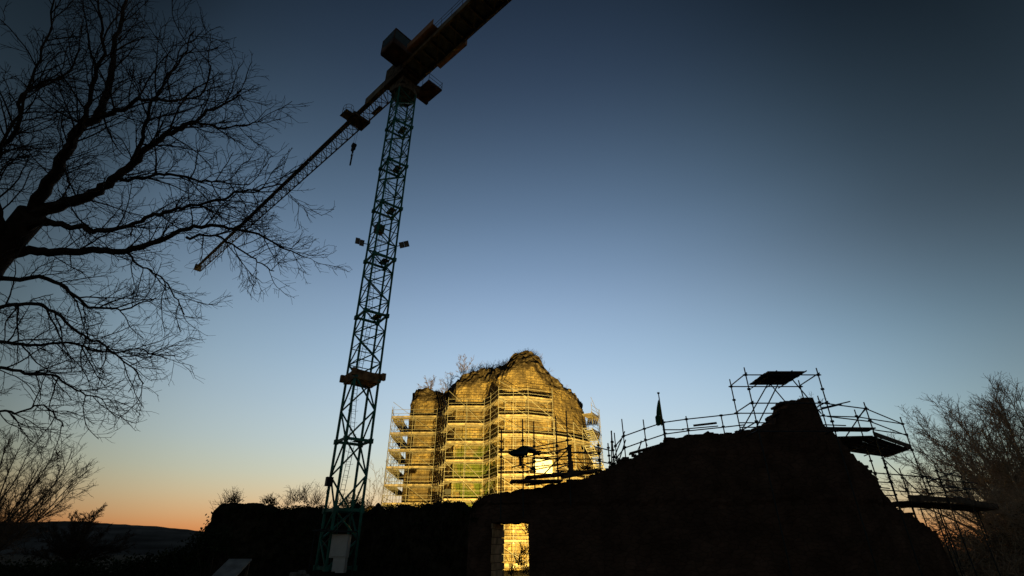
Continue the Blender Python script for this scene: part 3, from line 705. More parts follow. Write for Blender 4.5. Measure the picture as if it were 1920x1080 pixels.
def front_wall():
    root = thing('castle_wall', 'dark silhouetted ruined stone wall with tall peak and a narrow doorway, in front of the keep', 'castle wall', (8, 22.5, 0))
    kn = []
    for px, py, Y in WK:
        p = at(px, py, Y+.5); kn.append((p.x, Y, p.z))
    x0, x1 = kn[0][0], kn[-1][0]
    DL, DR, DT = -.86, .72, at(970, 979, 22.6).z
    step = .12; n = int((x1-x0)/step); xs = [x0+(x1-x0)*i/n for i in range(n+1)]
    # snap columns to the door jambs
    for d in (DL, DR):
        i = min(range(n+1), key=lambda k: abs(xs[k]-d)); xs[i] = d
    il = xs.index(DL); ir = xs.index(DR)
    nz = 34; thick = 1.5
    def top(x, Y):
        _, z = interp(kn, x)
        xq = round(x/.3)*.3
        if x > 9.4: z = lerp(z, interp(kn, xq)[1], .7)+.09*fbm((xq*1.7, 3, 1), 2.6, 4)
        else: z += .05*fbm((x*1.7, 3, 1), 1.6, 4)+.04*fbm((xq, 9, 1), 2.6, 4)
        # broken courses step in stone-sized jumps
        return round(z/.16)*.16*.8+z*.2 if x > 2.5 else z+.03*fbm((x, 0, 0), 5)
    mb = MB(); ids = {}
    def vid(side, i, j):
        k = (side, i, j)
        if k in ids: return ids[k]
        x = xs[i]; Y, _ = interp(kn, x); zt = top(x, Y); zb = DT if (il <= i <= ir and (side, 'lo') and j >= 0 and door_i(i, j)) else 0
        t = j/nz; z = zb+(zt-zb)*t
        d = (.05*fbm((x, z, 3), 1.1, 4)+.04*fbm((x, z, 8), 4, 3))-.09*(z > 3.4)-.07*(z > 5.3)*(x > 6)
        if i in (il, ir): d *= .3
        y = Y+(d if side == 0 else thick+d*1.5)
        # left jamb is splayed through the wall
        if side == 1 and i == il: pass
        mb.v.append((x+.03*fbm((x, z, 30), 3), y, z)); ids[k] = len(mb.v)-1; return ids[k]
    def door_i(i, j): return il < i < ir or (i in (il, ir))
    # three runs: left pier, lintel, right wall
    def run(i0, i1, lo):
        loc = {}
        def v(side, i, j):
            k = (side, i, j)
            if k in loc: return loc[k]
            x = xs[i]; Y, _ = interp(kn, x); zt = top(x, Y); zb = 0.0 if not lo else DT+.05*fbm((x, 1, 1), 3)
            z = zb+(zt-zb)*j/nz
            d = (.05*fbm((x, z, 3), 1.1, 4)+.04*fbm((x, z, 8), 4, 3))-.09*(z > 3.4)-.07*(z > 5.3)*(x > 6)
            y = Y+(d if side == 0 else thick+d*1.5); xx = x
            if not lo and i == il and side == 1 and z < DT: xx = x+.44
            if not lo and i == i1 and i1 == il: xx += .05*fbm((0, y, z), 3)
            mb.v.append((xx, y, z)); loc[k] = len(mb.v)-1; return loc[k]
        for i in range(i0, i1):
            for j in range(nz):
                mb.f.append((v(0, i, j), v(0, i+1, j), v(0, i+1, j+1), v(0, i, j+1)))
                mb.f.append((v(1, i+1, j), v(1, i, j), v(1, i, j+1), v(1, i+1, j+1)))
            mb.f.append((v(0, i, nz), v(0, i+1, nz), v(1, i+1, nz), v(1, i, nz)))
            if lo: mb.f.append((v(0, i+1, 0), v(0, i, 0), v(1, i, 0), v(1, i+1, 0)))
        for i in (i0, i1):
            for j in range(nz): mb.f.append((v(0, i, j), v(0, i, j+1), v(1, i, j+1), v(1, i, j)))
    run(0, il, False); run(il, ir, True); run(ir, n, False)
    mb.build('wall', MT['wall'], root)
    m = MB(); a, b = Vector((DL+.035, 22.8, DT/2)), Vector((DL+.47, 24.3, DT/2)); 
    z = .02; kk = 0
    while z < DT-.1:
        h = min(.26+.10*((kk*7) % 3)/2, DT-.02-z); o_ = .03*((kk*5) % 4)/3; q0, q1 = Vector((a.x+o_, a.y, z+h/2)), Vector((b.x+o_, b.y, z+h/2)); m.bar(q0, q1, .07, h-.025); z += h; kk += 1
    m.build('door_jamb', MT['jamb'], root)  # lining added along the splay, its colour carries the light there
    # loose stones crowning the peak and the broken slope
    rng = random.Random(3); m = MB()
    for k in range(330):
        x = rng.uniform(2.5, x1-1.5) if k > 130 else rng.choice((rng.uniform(11.5, 12.5), rng.uniform(13.4, 17.5)))
        Y, _ = interp(kn, x); z = top(x, Y)
        s = rng.uniform(.08, .22); a = rng.uniform(-.25, .25)
        m.box((x, Y+rng.uniform(.05, thick-.2), z+s*.12), (s*1.3, s*1.6, s*.55), a)
    m.build('loose_stones', MT['wall'], root)
    # putlog stubs and stone bond relief on the face
front_wall()
# ------------------------------------------------------------------ nearer scaffolds on the dark wall
def post_mesh(m, X, Y, z0, z1, r=.026, cps=()):
    m.tube((X, Y, z0), (X, Y, z1), r, 7)
    for c in cps: m.box((X, Y, c), (.10, .10, .08), .4); m.tube((X-.07, Y-.02, c), (X+.07, Y+.02, c), .022, 5)
def seg(root, name, a, b, r=.026, mt=None, ext=0):
    a, b = Vector(a), Vector(b); d = (b-a).normalized()
    m = MB(); m.tube(a-d*ext, b+d*ext, r, 7); return m.build(name, mt or MT['tube_d'], root)
def planks(root, poly4, z, nb=5, name='deck', gap=.012, mt=None, th=.05):
    a0, a1, b1, b0 = poly4; m = MB()
    for k in range(nb):
        s0, s1 = k/nb+gap, (k+1)/nb-gap; L_ = lambda p, q, t: (lerp(p[0], q[0], t), lerp(p[1], q[1], t))
        e0 = .03*((k*37) % 5)/5; e1 = .03*((k*17) % 5)/5
        p, q = L_(a0, b0, s0), L_(a1, b1, s0); r_, t_ = L_(a1, b1, s1), L_(a0, b0, s1)
        m.prism([L_(p, q, -e0), L_(p, q, 1+e1), L_(t_, r_, 1+e1), L_(t_, r_, -e0)], z+.008*(k % 2), z+th+.008*(k % 2))
    return m.build(name, mt or MT['board_d'], root)
def peak_tower():
    r = thing('scaffold_tower', 'dark scaffold tower straddling the wall peak, small boarded platform on top', 'scaffold tower', (11.6, 21.3, 0))
    nY, fY = 20.5, 23.3
    xs = {'a2': (10.0, nY, at(1395, 689, nY).z), 'a1': (10.04, 22.2, at(1369, 711, 22.2).z), 'a3': (13.1, nY, at(1532, 690, nY).z), 'a4': (13.2, 22.2, at(1497, 713, 22.2).z)}
    zt, zm = 6.69+EYE, 5.47+EYE
    for k, (X, Y, z1) in xs.items():
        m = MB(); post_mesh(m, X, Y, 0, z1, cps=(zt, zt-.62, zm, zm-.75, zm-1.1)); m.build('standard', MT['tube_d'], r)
    A1, A2, A3, A4 = [Vector((xs[k][0], xs[k][1], 0)) for k in ('a1', 'a2', 'a3', 'a4')]
    up = lambda v, z: Vector((v.x, v.y, z))
    for z in (zt, zm, zm-1.15):
        for a, b in ((A1, A2), (A1, A4), (A2, A3), (A3, A4)): seg(r, 'ledger', up(a, z+(0.05 if a is A1 and b is A2 or a is A3 else 0)), up(b, z+(0.05 if a is A1 and b is A2 or a is A3 else 0)), ext=.12)
    seg(r, 'ledger', up(A1, zm-.42), up(A4, zm-.42)); seg(r, 'ledger', up(A1, zm-.62), up(A4, zm-.62))
    # boards and the three tubes that carry them
    pl = planks(r, ((10.95, 20.42), (12.55, 20.42), (12.55, 22.3), (10.95, 22.3)), zt+.10, 7)
    for x in (11.15, 11.8, 12.4): seg(r, 'transom', (x, 20.1, zt+.05), (x, 22.6, zt+.05))
    # raking braces
    for (p, q) in ((at(1438, 723, 22.1), at(1391, 806, 21.6)), (at(1461, 716, 21), at(1419, 800, 21)), (at(1446, 722, 22.0), at(1478, 760, 22.0)), (at(1486, 712, 20.9), at(1535, 770, 20.7)),
                   (at(1416, 792, 20.9), at(1376, 816, 22.1))):
        seg(r, 'brace', p, q, ext=.15)
peak_tower()
def rail_run():
    r = thing('guard_rail', 'long dark tubular guard rail along the head of the ruined wall beside the flagpole', 'guard rail', (7, 22.5, 0))
    P = [(1386,775,22.2,817), (1352,779,22.4,817), (1287,786,22.7,823), (1244,792,22.9,832), (1208,804,23.1,846), (1169,818,23.4,858), (1154,836,23.6,866)]
    N_ = []
    for i, (px, py, Y, pb) in enumerate(P):
        t = at(px, py, Y); b = at(px, pb+14, Y); N_.append(t)
        if i == 0: continue
        m = MB(); over = (0, .0, .1, 0, .38, .75, .55)[i]
        if i == 3: over = .1
        post_mesh(m, t.x, t.y, b.z-1.2, t.z+over+.04, cps=(t.z, t.z-.5)); m.build('standard', MT['tube_d'], r)
    for i in range(len(N_)-1):
        a, b = N_[i], N_[i+1]
        seg(r, 'rail', a, b, ext=.1); dz = Vector((0, .0, .52)); seg(r, 'rail', a-dz, b-dz, ext=.1)
        if i in (1, 2): seg(r, 'rail', a-Vector((0, -.8, .3)), b-Vector((0, -.5 if i == 1 else 0, .33)), ext=.1)
    # a split board tied to the rail
    m = MB(); a, b = at(1300, 798, 22.9), at(1344, 793, 22.6); m.bar(a, b, .03, .09); m.build('tied_board', MT['board_d'], r)
    # boards laid on the wall head
    m = MB(); p, q = at(1180, 851, 22.6), at(1247, 832, 22.4); m.bar(p, q, .5, .05); p, q = at(1256, 826, 22.3), at(1320, 817, 22.1); m.bar(p, q, .5, .05); m.build('toe_board', MT['board_d'], r)
    m = MB()
    m.tube(at(1198, 848, 22.7), at(1202, 826, 22.7), .02, 5); m.tube(at(1195, 846, 22.6), at(1204, 827, 22.6), .02, 5); m.tube(at(1208, 822, 22.9), at(1214, 836, 22.9), .02, 5)
    m.build('loose_tube', MT['tube_d'], r)
rail_run()
def flag():
    r = thing('flagpole', 'thin leaning-free flagpole with a limp green and yellow flag on the wall head', 'flagpole', at(1248, 832, 22.7))
    r['label'] = 'thin flagpole with a limp green and yellow flag standing on the wall head'
    b = at(1249, 834, 22.7); t = at(1237, 737, 22.7); X = at(1240, 760, 22.7).x
    m = MB(); m.tube((b.x, 22.7, b.z-.5), (b.x-.02, 22.7, t.z-.02), .032, 8, .024); m.tube((b.x-.02, 22.7, t.z-.03), (b.x-.02, 22.7, t.z+.03), .06, 8); m.tube((b.x, 22.7, b.z-.5), (b.x, 22.7, b.z+1.05), .05, 8); m.build('pole', MT['tube_d'], r)
    for mt, x0, x1, zz0, zz1, nm in ((MT['flag_g'], -.30, -.09, .78, .36, 'flag'), (MT['flag_y'], -.10, -.0, .80, .50, 'flag_stripe')):
        m = MB(); n = 14; vs = []; H = t.z-b.z
        for k in range(2):
            for j in range(n+1):
                u = j/n; zc = b.z+H*lerp(.88, .38, u)
                for i in range(5):
                    s = i/4; wdt = (math.sin(min(1, u*1.3)*1.6)*.8+.25)*(1 if u < .95 else .8)
                    x = b.x-.02+lerp(x1, x0, s)*wdt*(.8 if u < .6 else 1); y = 22.7-.05*math.sin(s*5+u*3)+k*.01
                    vs.append((x, y, zc-(.08*s)))
        fs = []
        for k in range(2):
            for j in range(n):
                for i in range(4): q = k*(n+1)*5+j*5+i; fs.append((q, q+1, q+6, q+5))
        m.add(vs, fs); m.build(nm, mt, r)
flag()
def right_scaffold():
    r = thing('scaffolding', 'dark scaffolding curving away behind the right slope of the ruined wall, with cantilevered boards', 'scaffolding', (18, 24, 0))
    zt = 5.47+EYE; zd = 4.32+EYE
    near = [(13.1, 20.55), (15.3, 21.4), (18.9, 24.3)]; far = [(13.2, 22.6), (15.9, 22.9)]
    tops = [None, at(1619, 754, 21.4).z, at(1691, 782, 24.3).z]
    for i, (X, Y) in enumerate(near):
        if tops[i] is None: continue
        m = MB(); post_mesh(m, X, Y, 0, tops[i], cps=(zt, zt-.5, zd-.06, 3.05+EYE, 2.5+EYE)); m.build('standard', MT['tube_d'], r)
    for (px, pt_, pb, Y) in ((1602, 768, 830, 22.9), (1533, 742, 815, 22.6), (1629, 852, 935, 25.0), (1656, 858, 938, 26.4), (1686, 878, 945, 24.6)):
        a = at(px, pt_, Y); m = MB(); post_mesh(m, a.x, Y, 0, a.z, cps=(a.z-.3, a.z-.9, 3.05+EYE, 2.5+EYE)); m.build('standard', MT['tube_d'], r)
    A = [Vector((*p, zt)) for p in near]
    for dz in (0, -.55):
        for i in range(2): seg(r, 'guard_rail', A[i]+Vector((0, 0, dz)), A[i+1]+Vector((0, 0, dz)), ext=.15)
    F = [Vector((13.2, 22.6, zt)), Vector((15.9, 22.9, zt)), Vector((19.3, 26.6, zt))]
    for dz in (0, -.6): seg(r, 'guard_rail', F[0]+Vector((0, 0, dz)), F[1]+Vector((0, 0, dz)), ext=.1)
    for dz in (0, -.5): seg(r, 'guard_rail', F[1]+Vector((0, 0, dz)), A[2]+Vector((0, 0, dz)), ext=.1)
    seg(r, 'transom', A[1], F[1], ext=.15); seg(r, 'brace', at(1554, 762, 21.5), at(1580, 756, 21.3), ext=.3); seg(r, 'brace', at(1588, 816, 22.5), at(1622, 766, 21.6), ext=.1)
    seg(r, 'brace', at(1521, 772, 21.6), at(1578, 758, 20.9)); seg(r, 'brace', at(1530, 778, 22), at(1500, 765, 22))
    seg(r, 'ledger', at(1535, 796, 22.4), at(1586, 798, 22.4)); seg(r, 'ledger', at(1535, 800, 21.6), at(1630, 807, 21.6))
    # cantilevered deck, boards with gaps, plus a second layer nearer the wall
    planks(r, ((13.2, 21.7), (15.25, 21.45), (15.95, 24.9), (14.6, 24.6)), zd-.02, 6, gap=.006)
    planks(r, ((15.3, 21.5), (18.8, 24.35), (19.3, 26.7), (15.95, 24.9)), zd-.02, 6, gap=.02)
    planks(r, ((13.6, 21.5), (15.6, 21.6), (15.6, 22.3), (13.6, 22.2)), zd+.35, 3)
    for t in (.1, .5, .9): seg(r, 'transom', (lerp(15.3, 18.8, t), lerp(21.3, 24.2, t), zd-.08), (lerp(15.9, 19.3, t), lerp(24.9, 26.8, t), zd-.08))
    m = MB(); m.bar((15.3, 21.45, zd+.1), (18.85, 24.3, zd+.1), .035, .2); m.bar((18.85, 24.3, zd+.08), (19.35, 26.7, zd+.08), .035, .2); m.build('toe_board', MT['board_d'], r)
    # rails of the lift below
    for py0, py1 in ((884, 895), (915, 925)):
        seg(r, 'ledger', at(1606, py0, 24.8), at(1742, py1, 24.4), ext=.1)
    seg(r, 'ledger', at(1622, 902, 25), at(1668, 905, 26)); seg(r, 'ledger', at(1632, 912, 25), at(1668, 916, 26))
    seg(r, 'brace', at(1658, 862, 26.2), at(1735, 935, 24.6), ext=.1)
    seg(r, 'ledger', at(1708, 885, 24.2), at(1742, 895, 24.2)); seg(r, 'ledger', at(1660, 929, 24.4), at(1680, 929, 24.4))
    r2 = thing('scaffolding', 'low dark scaffolding with a heavy boarded walkway running right toward the bare tree', 'scaffolding', (20, 25, 0))
    z2 = 2.0+EYE
    PP = [(1736, 893, 24.6), (1752, 871, 23.6), (1801, 893, 25.4)]
    V_ = []
    for px, py, Y in PP:
        a = at(px, py, Y); V_.append(a); m = MB(); post_mesh(m, a.x, Y, 0, a.z, cps=(a.z-.25, a.z-.75)); m.build('standard', MT['tube_d'], r2)
    B, C = V_[1], V_[2]
    for dz in (.3, .85, 1.3): seg(r2, 'guard_rail', B-Vector((0, 0, dz)), Vector((C.x, C.y, B.z-dz+.02)), ext=.12)
    for py0, py1, Yb in ((897, 906, 27), (911, 917, 27)): seg(r2, 'guard_rail', at(1736, py0, 24.6), at(1832, py1, Yb))
    seg(r2, 'guard_rail', at(1740, 903, 24.6), at(1790, 886, 25.6)); seg(r2, 'guard_rail', at(1740, 926, 24.6), at(1820, 917, 25.6))
    poly = ((17.0, 23.0), (20.6, 24.6), (21.4, 27.2), (16.4, 25.3))
    planks(r2, poly, z2-.1, 6); planks(r2, ((20.7, 24.7), (24.8, 27.6), (25, 29.4), (21.3, 27.2)), z2-.1, 5)
    m = MB(); m.bar((17.0, 23.0, z2+.06), (20.7, 24.6, z2+.06), .04, .22); m.bar((20.7, 24.7, z2+.06), (24.8, 27.6, z2+.06), .04, .22); m.build('toe_board', MT['board_d'], r2)
    for t in (.05, .4, .75): seg(r2, 'transom', (lerp(17, 20.6, t), lerp(22.7, 24.4, t), z2-.16), (lerp(16.4, 21.4, t), lerp(25.5, 27.4, t), z2-.16))
    for px, Y in ((1712, 24), (1728, 25), (1764, 26), (1832, 28)):
        a = at(px, 958, Y); m = MB(); post_mesh(m, a.x, Y, 0, z2+.2); m.build('standard', MT['tube_d'], r2)
    m = MB(); p = at(1728, 934, 24); m.box(p, (.7, .3, .22), .5, None); m.build('loose_board', MT['board_d'], r2)
right_scaffold()
def left_scaffold():
    r = thing('scaffolding', 'dark low scaffolding with close set rails on the wall head, seen against the lit keep', 'scaffolding', (2.5, 22.6, 0))
    PP = [(939, 806, 930, 22.5), (981, 786, 925, 22.3), (1003, 790, 915, 23.6), (1047, 780, 912, 23.4), (1068, 770, 905, 22.2), (1127, 830, 900, 23.4), (1145, 831, 890, 24.0), (1153, 808, 885, 22.6)]
    Pz = []
    for px, pt_, pb, Y in PP:
        m = MB(); b = at(px, pb, Y); t = at(px, pt_, Y); X = b.x
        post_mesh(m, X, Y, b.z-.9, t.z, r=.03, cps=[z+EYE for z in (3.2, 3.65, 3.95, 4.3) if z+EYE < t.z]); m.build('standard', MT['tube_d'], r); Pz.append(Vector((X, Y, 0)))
    up = lambda v, z: Vector((v.x, v.y, z+EYE))
    _, p2, p3, p4, p5, p6, p7, p8 = Pz
    for z in (3.05, 3.35, 3.65, 3.95, 4.28): seg(r, 'ledger', up(p2, z-.35), up(p5, z), ext=.2)
    for z in (3.0, 3.4, 3.75, 4.15): seg(r, 'ledger', up(p3, z), up(p4, z+.08), ext=.1)
    for z in (3.0, 3.4, 3.8): seg(r, 'ledger', up(p5, z), up(p6, z+.1), ext=.1)
    for z in (3.1, 3.6, 4.2): seg(r, 'ledger', up(p6, z), up(p7, z), ext=.3)
    for z in (3.2, 3.7, 4.0): seg(r, 'ledger', up(p4, z), up(p6, z), ext=.1)
    for z in (3.3, 4.0): seg(r, 'transom', up(p2, z), up(p3, z), ext=.1); seg(r, 'transom', up(p5, z), up(p4, z), ext=.1)
    seg(r, 'brace', at(1017, 892, 22.6), at(1069, 838, 22.3), ext=.1); seg(r, 'brace', up(p7, 2.6), up(p8, 4.6), ext=.2)
    seg(r, 'brace', at(960, 876, 22.4), at(1003, 866, 22.8)); seg(r, 'ledger', up(p8, 3.0), at(1172, 828, 23.2), ext=.1); seg(r, 'ledger', up(p8, 3.6), at(1170, 812, 23.2), ext=.1)
    m = MB(); post = at(1068, 850, 22.2)
    m.box((post.x, 22.2, post.z), (.16, .12, .7)); m.box((post.x+.02, 22.2, post.z-.6), (.2, .14, .6)); m.build('sack', MT['board_d'], r)
    # boards along the wall head, poking out to the left
    m = MB()
    m.bar(at(957, 903, 22.0), at(1052, 903, 22.2), .9, .06); m.bar(at(985, 896, 22.4), at(1112, 885, 22.6), .8, .07); m.bar(at(1055, 895, 22.3), at(1118, 882, 22.6), .5, .12)
    m.bar(at(985, 910, 22.5), at(1050, 902, 22.5), .3, .05); m.build('deck', MT['board_d'], r)
    # tarpaulin thrown over a hoist arm
    t = thing('tarpaulin', 'dark green tarpaulin slumped over a tube beside the lit keep, like a hanging hood', 'tarpaulin', at(985, 848, 22.0))
    m = MB(); nU, nV = 22, 10; vs = []
    c = at(975, 842, 22.0)
    for j in range(nV+1):
        for i in range(nU+1):
            u = i/nU*2-1; v = j/nV*2-1
            x = c.x+.18+u*.68; y = 22.0+v*.55*(1-.4*abs(u)); e_ = max(.0, 1-abs(u)**1.4); y = 22.0+v*.5*e_; z = c.z-.02+.20*max(0, 1-abs(u-.1)*1.1)-.34*abs(v)**1.5*e_*(1 if u < .2 else .55)-.12*abs(u)**2-.07*(u > 0)*u-.12*(v<0)*e_*(u<.1)+.06*fbm((u*2, v*2, 5), 1.5)
            vs.append((x, y, z))
    n0 = len(vs); vs += [(x, y*.98+22*.02, z-.05) for x, y, z in vs]
    w = nU+1; fs = []
    for j in range(nV):
        for i in range(nU): q = j*w+i; fs.append((q, q+1, q+w+1, q+w)); fs.append((q+n0, q+w+n0, q+w+1+n0, q+1+n0))
    m.add(vs, fs); m.build('sheet', MT['tarp'], t)
    m = MB(); m.tube((c.x-.5, 22.0, c.z-.02), (c.x+.9, 22.0, c.z-.1), .03, 6); m.box((c.x+.02, 22.0, at(975, 866, 22).z), (.13, .1, .34)); m.tube((c.x+.02, 22, at(975, 858, 22).z), (c.x+.02, 22, c.z), .015, 4); m.build('hoist_arm', MT['tube_d'], t)
left_scaffold()
# ------------------------------------------------------------------ overgrown wall on the left and small yard things
def leaf_cluster(mb, c, rad, n, s, rng, flat=1.0):
    for _ in range(n):
        d = Vector((rng.gauss(0, 1), rng.gauss(0, 1), rng.gauss(0, 1)*flat)); d = d.normalized()*rad*rng.random()**.4
        p = c+d; a = Vector((rng.gauss(0, 1), rng.gauss(0, 1), rng.gauss(0, 1))).normalized(); b = a.orthogonal().normalized(); k = s*rng.uniform(.6, 1.4)
        mb.add([p-a*k, p+b*k*.5, p+a*k, p-b*k*.5], [(0,1,2,3)])
IW = [(384,1030), (388,1002), (394,986), (405,974), (413,958), (424,944), (436,943), (500,945), (516,948), (530,960), (546,953), (575,950), (602,952), (622,962), (640,958), (652,950), (676,948), (690,962), (702,955), (716,952), (745,950), (780,948), (820,945), (850,944), (872,950), (892,962), (900,1000)]
def yfw(px): return 43.0-9.0*max(0, (px-700)/190)**.9
def ivy_wall():
    root = thing('overgrown_wall', 'low black ivy covered ruined wall behind the crane, lumpy head with scrub', 'wall', (-14, 44, 0))
    mb = MB(); n = 170; nz = 16; Yf = 43.0; vs = []
    rows = []
    for i in range(n+1):
        px = 384+516*i/n; Yf = yfw(px); t = at(px, interp([(a, b) for a, b in IW], px)[0], Yf+1.2)
        ztop = t.z+.18*fbm((t.x, 0, 2), 1.2, 4)+(.35*fbm((t.x, 4, 2), .5, 3) if px > 530 else 0)
        for j in range(nz+1):
            z = ztop*j/nz; y = Yf+.5*fbm((t.x, z, 0), .5, 4)+.3*(j/nz)
            if j == nz: y += .4
            vs.append((t.x, y, z))
        vs.append((t.x, Yf+1.9, ztop*.96)); vs.append((t.x, Yf+2.4, 0))
    w = nz+3
    fs = [(i*w+j, (i+1)*w+j, (i+1)*w+j+1, i*w+j+1) for i in range(n) for j in range(w-1)]
    fs += [tuple(range(w-1, -1, -1)), tuple(n*w+j for j in range(w))]
    mb.add(vs, fs); mb.build('masonry', MT['ivywall'], root, True)
    rng = random.Random(9); m = MB()
    for k in range(260):
        px = rng.uniform(520, 893); Yf = yfw(px); t = at(px, interp(IW, px)[0], Yf+1)
        leaf_cluster(m, Vector((t.x, Yf+rng.uniform(.1, 1.6), t.z-rng.uniform(0, .4))), .32, 26, .08, rng, .6)
    for k in range(260):
        px = rng.uniform(392, 893); Yf = yfw(px); t = at(px, interp(IW, px)[0], Yf+1)
        leaf_cluster(m, Vector((t.x, Yf-.05, t.z*rng.uniform(.1, .95))), .6, 14, .1, rng, .8)
    m.build('ivy', MT['ivy'], root)
ivy_wall()
# grassy bank left of the keep
def bank():
    m = MB(); n = 26; vs = []
    for j in range(n+1):
        for i in range(n+1):
            u, v = i/n*2-1, j/n*2-1; x = -15.6+u*4.2; y = 61+v*5
            vs.append((x, y, (6.4 if 1 else 0)*max(0, 1-abs(u)**1.4)**.8*max(0, 1-v*v)**.6+.25*fbm((x, y, 0), .8, 4)-.2))
    fs = [(j*(n+1)+i, j*(n+1)+i+1, (j+1)*(n+1)+i+1, (j+1)*(n+1)+i) for j in range(n) for i in range(n)]
    m.add(vs, fs); struct(m.build('mound', MT['bank'], smooth=True))
bank()
def yard():
    # pale cabinet at the foot of the crane
    a = at(635, 1035, 36.4)
    r = thing('cabinet', 'pale grey tall site cabinet in the dark at the foot of the crane', 'cabinet', (a.x, 36.4, 0))
    m = MB(); m.box((a.x, 36.6, 1.95), (1.12, .5, 1.35), -.1); m.box((a.x+.13, 36.6, .85), (.8, .45, .85), -.1); m.build('body', MT['white'], r)
    m = MB(); m.box((a.x, 36.32, 1.95), (1.0, .03, 1.2), -.1); m.tube((a.x+.38, 36.3, 1.7), (a.x+.38, 36.3, 2.0), .02, 5); m.build('door', MT['white'], r)
    p = at(588, 995, 36.0); q = at(668, 997, 36.4)
    m = MB(); m.bar(p, q, .9, .07); m.bar(p+Vector((0, .3, .04)), p+Vector((.9, .3, .12)), .5, .06)
    for s in (p, q): m.tube((s.x, s.y+.3, 0), s+Vector((0,.3,0)), .035, 6)
    tag(m.build('shelter_frame', MT['tube_d']), 'thin pale flat roof panel on two legs just left of the crane foot', 'shelter')
    m = MB()
    pa = [at(405, 1084, 24), at(452, 1050, 29), at(462, 1056, 29.5), at(445, 1085, 24)]
    m.add([(-14.6,22,.05), (-13.0,22,.05), (-15.2,30,.06), (-16.0,30,.06)], [(0,1,2,3)])
    r = thing('ramp', 'pale sloping board ramp in the dark left of the crane foot', 'ramp', (-13, 26, 0))
    m = MB(); a, b = at(415, 1086, 24), at(451, 1049, 25.5); m.bar(a, b, 1.0, .06); m.build('board', MT['concrete'], r)
    for sx in (-.4, .4): m = MB(); m.bar((b.x+sx, b.y, 0), (b.x+sx, b.y, b.z), .1, .1); m.build('leg', MT['board_d'], r)
    # heap of pale rubble
    rng = random.Random(8); m = MB()
    for k in range(110):
        u = rng.gauss(0, 1); a = at(558+22*u, 1078, 28); h = .55*math.exp(-u*u/1.6)
        s = rng.uniform(.08, .22); m.box((a.x, 28+rng.uniform(-.6, .6), .05+h*rng.random()+.25*h), (s*1.5, s, s*.8), rng.uniform(0, 3))
    tag(m.build('rubble_heap', MT['track']), 'low heap of pale rubble at the bottom edge left of the crane', 'rubble', kind='stuff')
    # rake of guy rope from the mast foot
    m = MB(); m.tube(at(664, 955, 37.0), at(597, 1032, 33), .014, 4); tag(m.build('rope', MT['track']), 'thin slack rope slanting down left from the crane mast into the dark', 'rope')
yard()
# ------------------------------------------------------------------ bare trees
def wander(p, d, L_, n, rng, wob, trop=None, tk=0.0):
    pts = [p.copy()]; d = d.normalized()
    for i in range(n):
        d = d+Vector((rng.gauss(0, wob), rng.gauss(0, wob), rng.gauss(0, wob)))
        if trop is not None: d += trop*tk
        d.normalize(); p = p+d*(L_/n); pts.append(p)
    return pts
def resamp(pts, n):
    ls = [0]
    for a, b in zip(pts, pts[1:]): ls.append(ls[-1]+(b-a).length)
    out = []
    for k in range(n+1):
        t = ls[-1]*k/n; i = 0
        while i < len(ls)-2 and ls[i+1] < t: i += 1
        u = (t-ls[i])/max(1e-9, ls[i+1]-ls[i])
        # catmull rom
        p0, p1, p2, p3 = pts[max(0, i-1)], pts[i], pts[i+1], pts[min(len(pts)-1, i+2)]
        out.append(.5*((2*p1)+(p2-p0)*u+(2*p0-5*p1+4*p2-p3)*u*u+(3*p1-p0-3*p2+p3)*u**3))
    return out
def side_dir(d, ang, rng, flat=None, up=0):
    a = d.orthogonal().normalized(); b = d.cross(a); t = rng.uniform(0, 6.283)
    s = a*math.cos(t)+b*math.sin(t)
    if flat is not None: s = s-flat*s.dot(flat)*.65; s.normalize()
    if up: s = (s+Vector((0, 0, up))).normalized()
    return (d*math.cos(ang)+s*math.sin(ang)).normalized()
def sprout(mb, pts, rs, level, rng, P):
    """children along a parent path. P = per level (count per metre, length, ratio of radius, wobble, segments, sides, angle)"""
    if level >= len(P['lv']): return
    dens, L0, rmin, wob, seg_, sides, (a0, a1), start = P['lv'][level]
    tot = sum((b-a).length for a, b in zip(pts, pts[1:]))
    cnt = dens*tot; n = int(cnt)+(1 if rng.random() < cnt-int(cnt) else 0)
    m = len(pts)-1
    for k in range(n):
        t = start+(1-start)*(k+rng.random())/max(1, n); t = min(t, .999); i = int(t*m); u = t*m-i
        p = pts[i].lerp(pts[i+1], u); d = (pts[i+1]-pts[i]).normalized(); r = lerp(rs[i], rs[i+1], u)
        L_ = L0*rng.uniform(.55, 1.25)*(1-P.get('taper', .35)*t)
        if level > 0: L_ = min(L_, tot*.85)
        c = side_dir(d, R(rng.uniform(a0, a1)), rng, P.get('flat'), P.get('up', 0))
        q = wander(p, c, L_, seg_, rng, wob, P.get('trop'), P.get('tk', 0))
        r0 = max(rmin, min(r*.62, L_*P.get('rl', .011)))
        qs = [lerp(r0, rmin*.8, j/seg_) for j in range(seg_+1)]
        mb.path(q, qs, sides)
        sprout(mb, q, qs, level+1, rng, P)
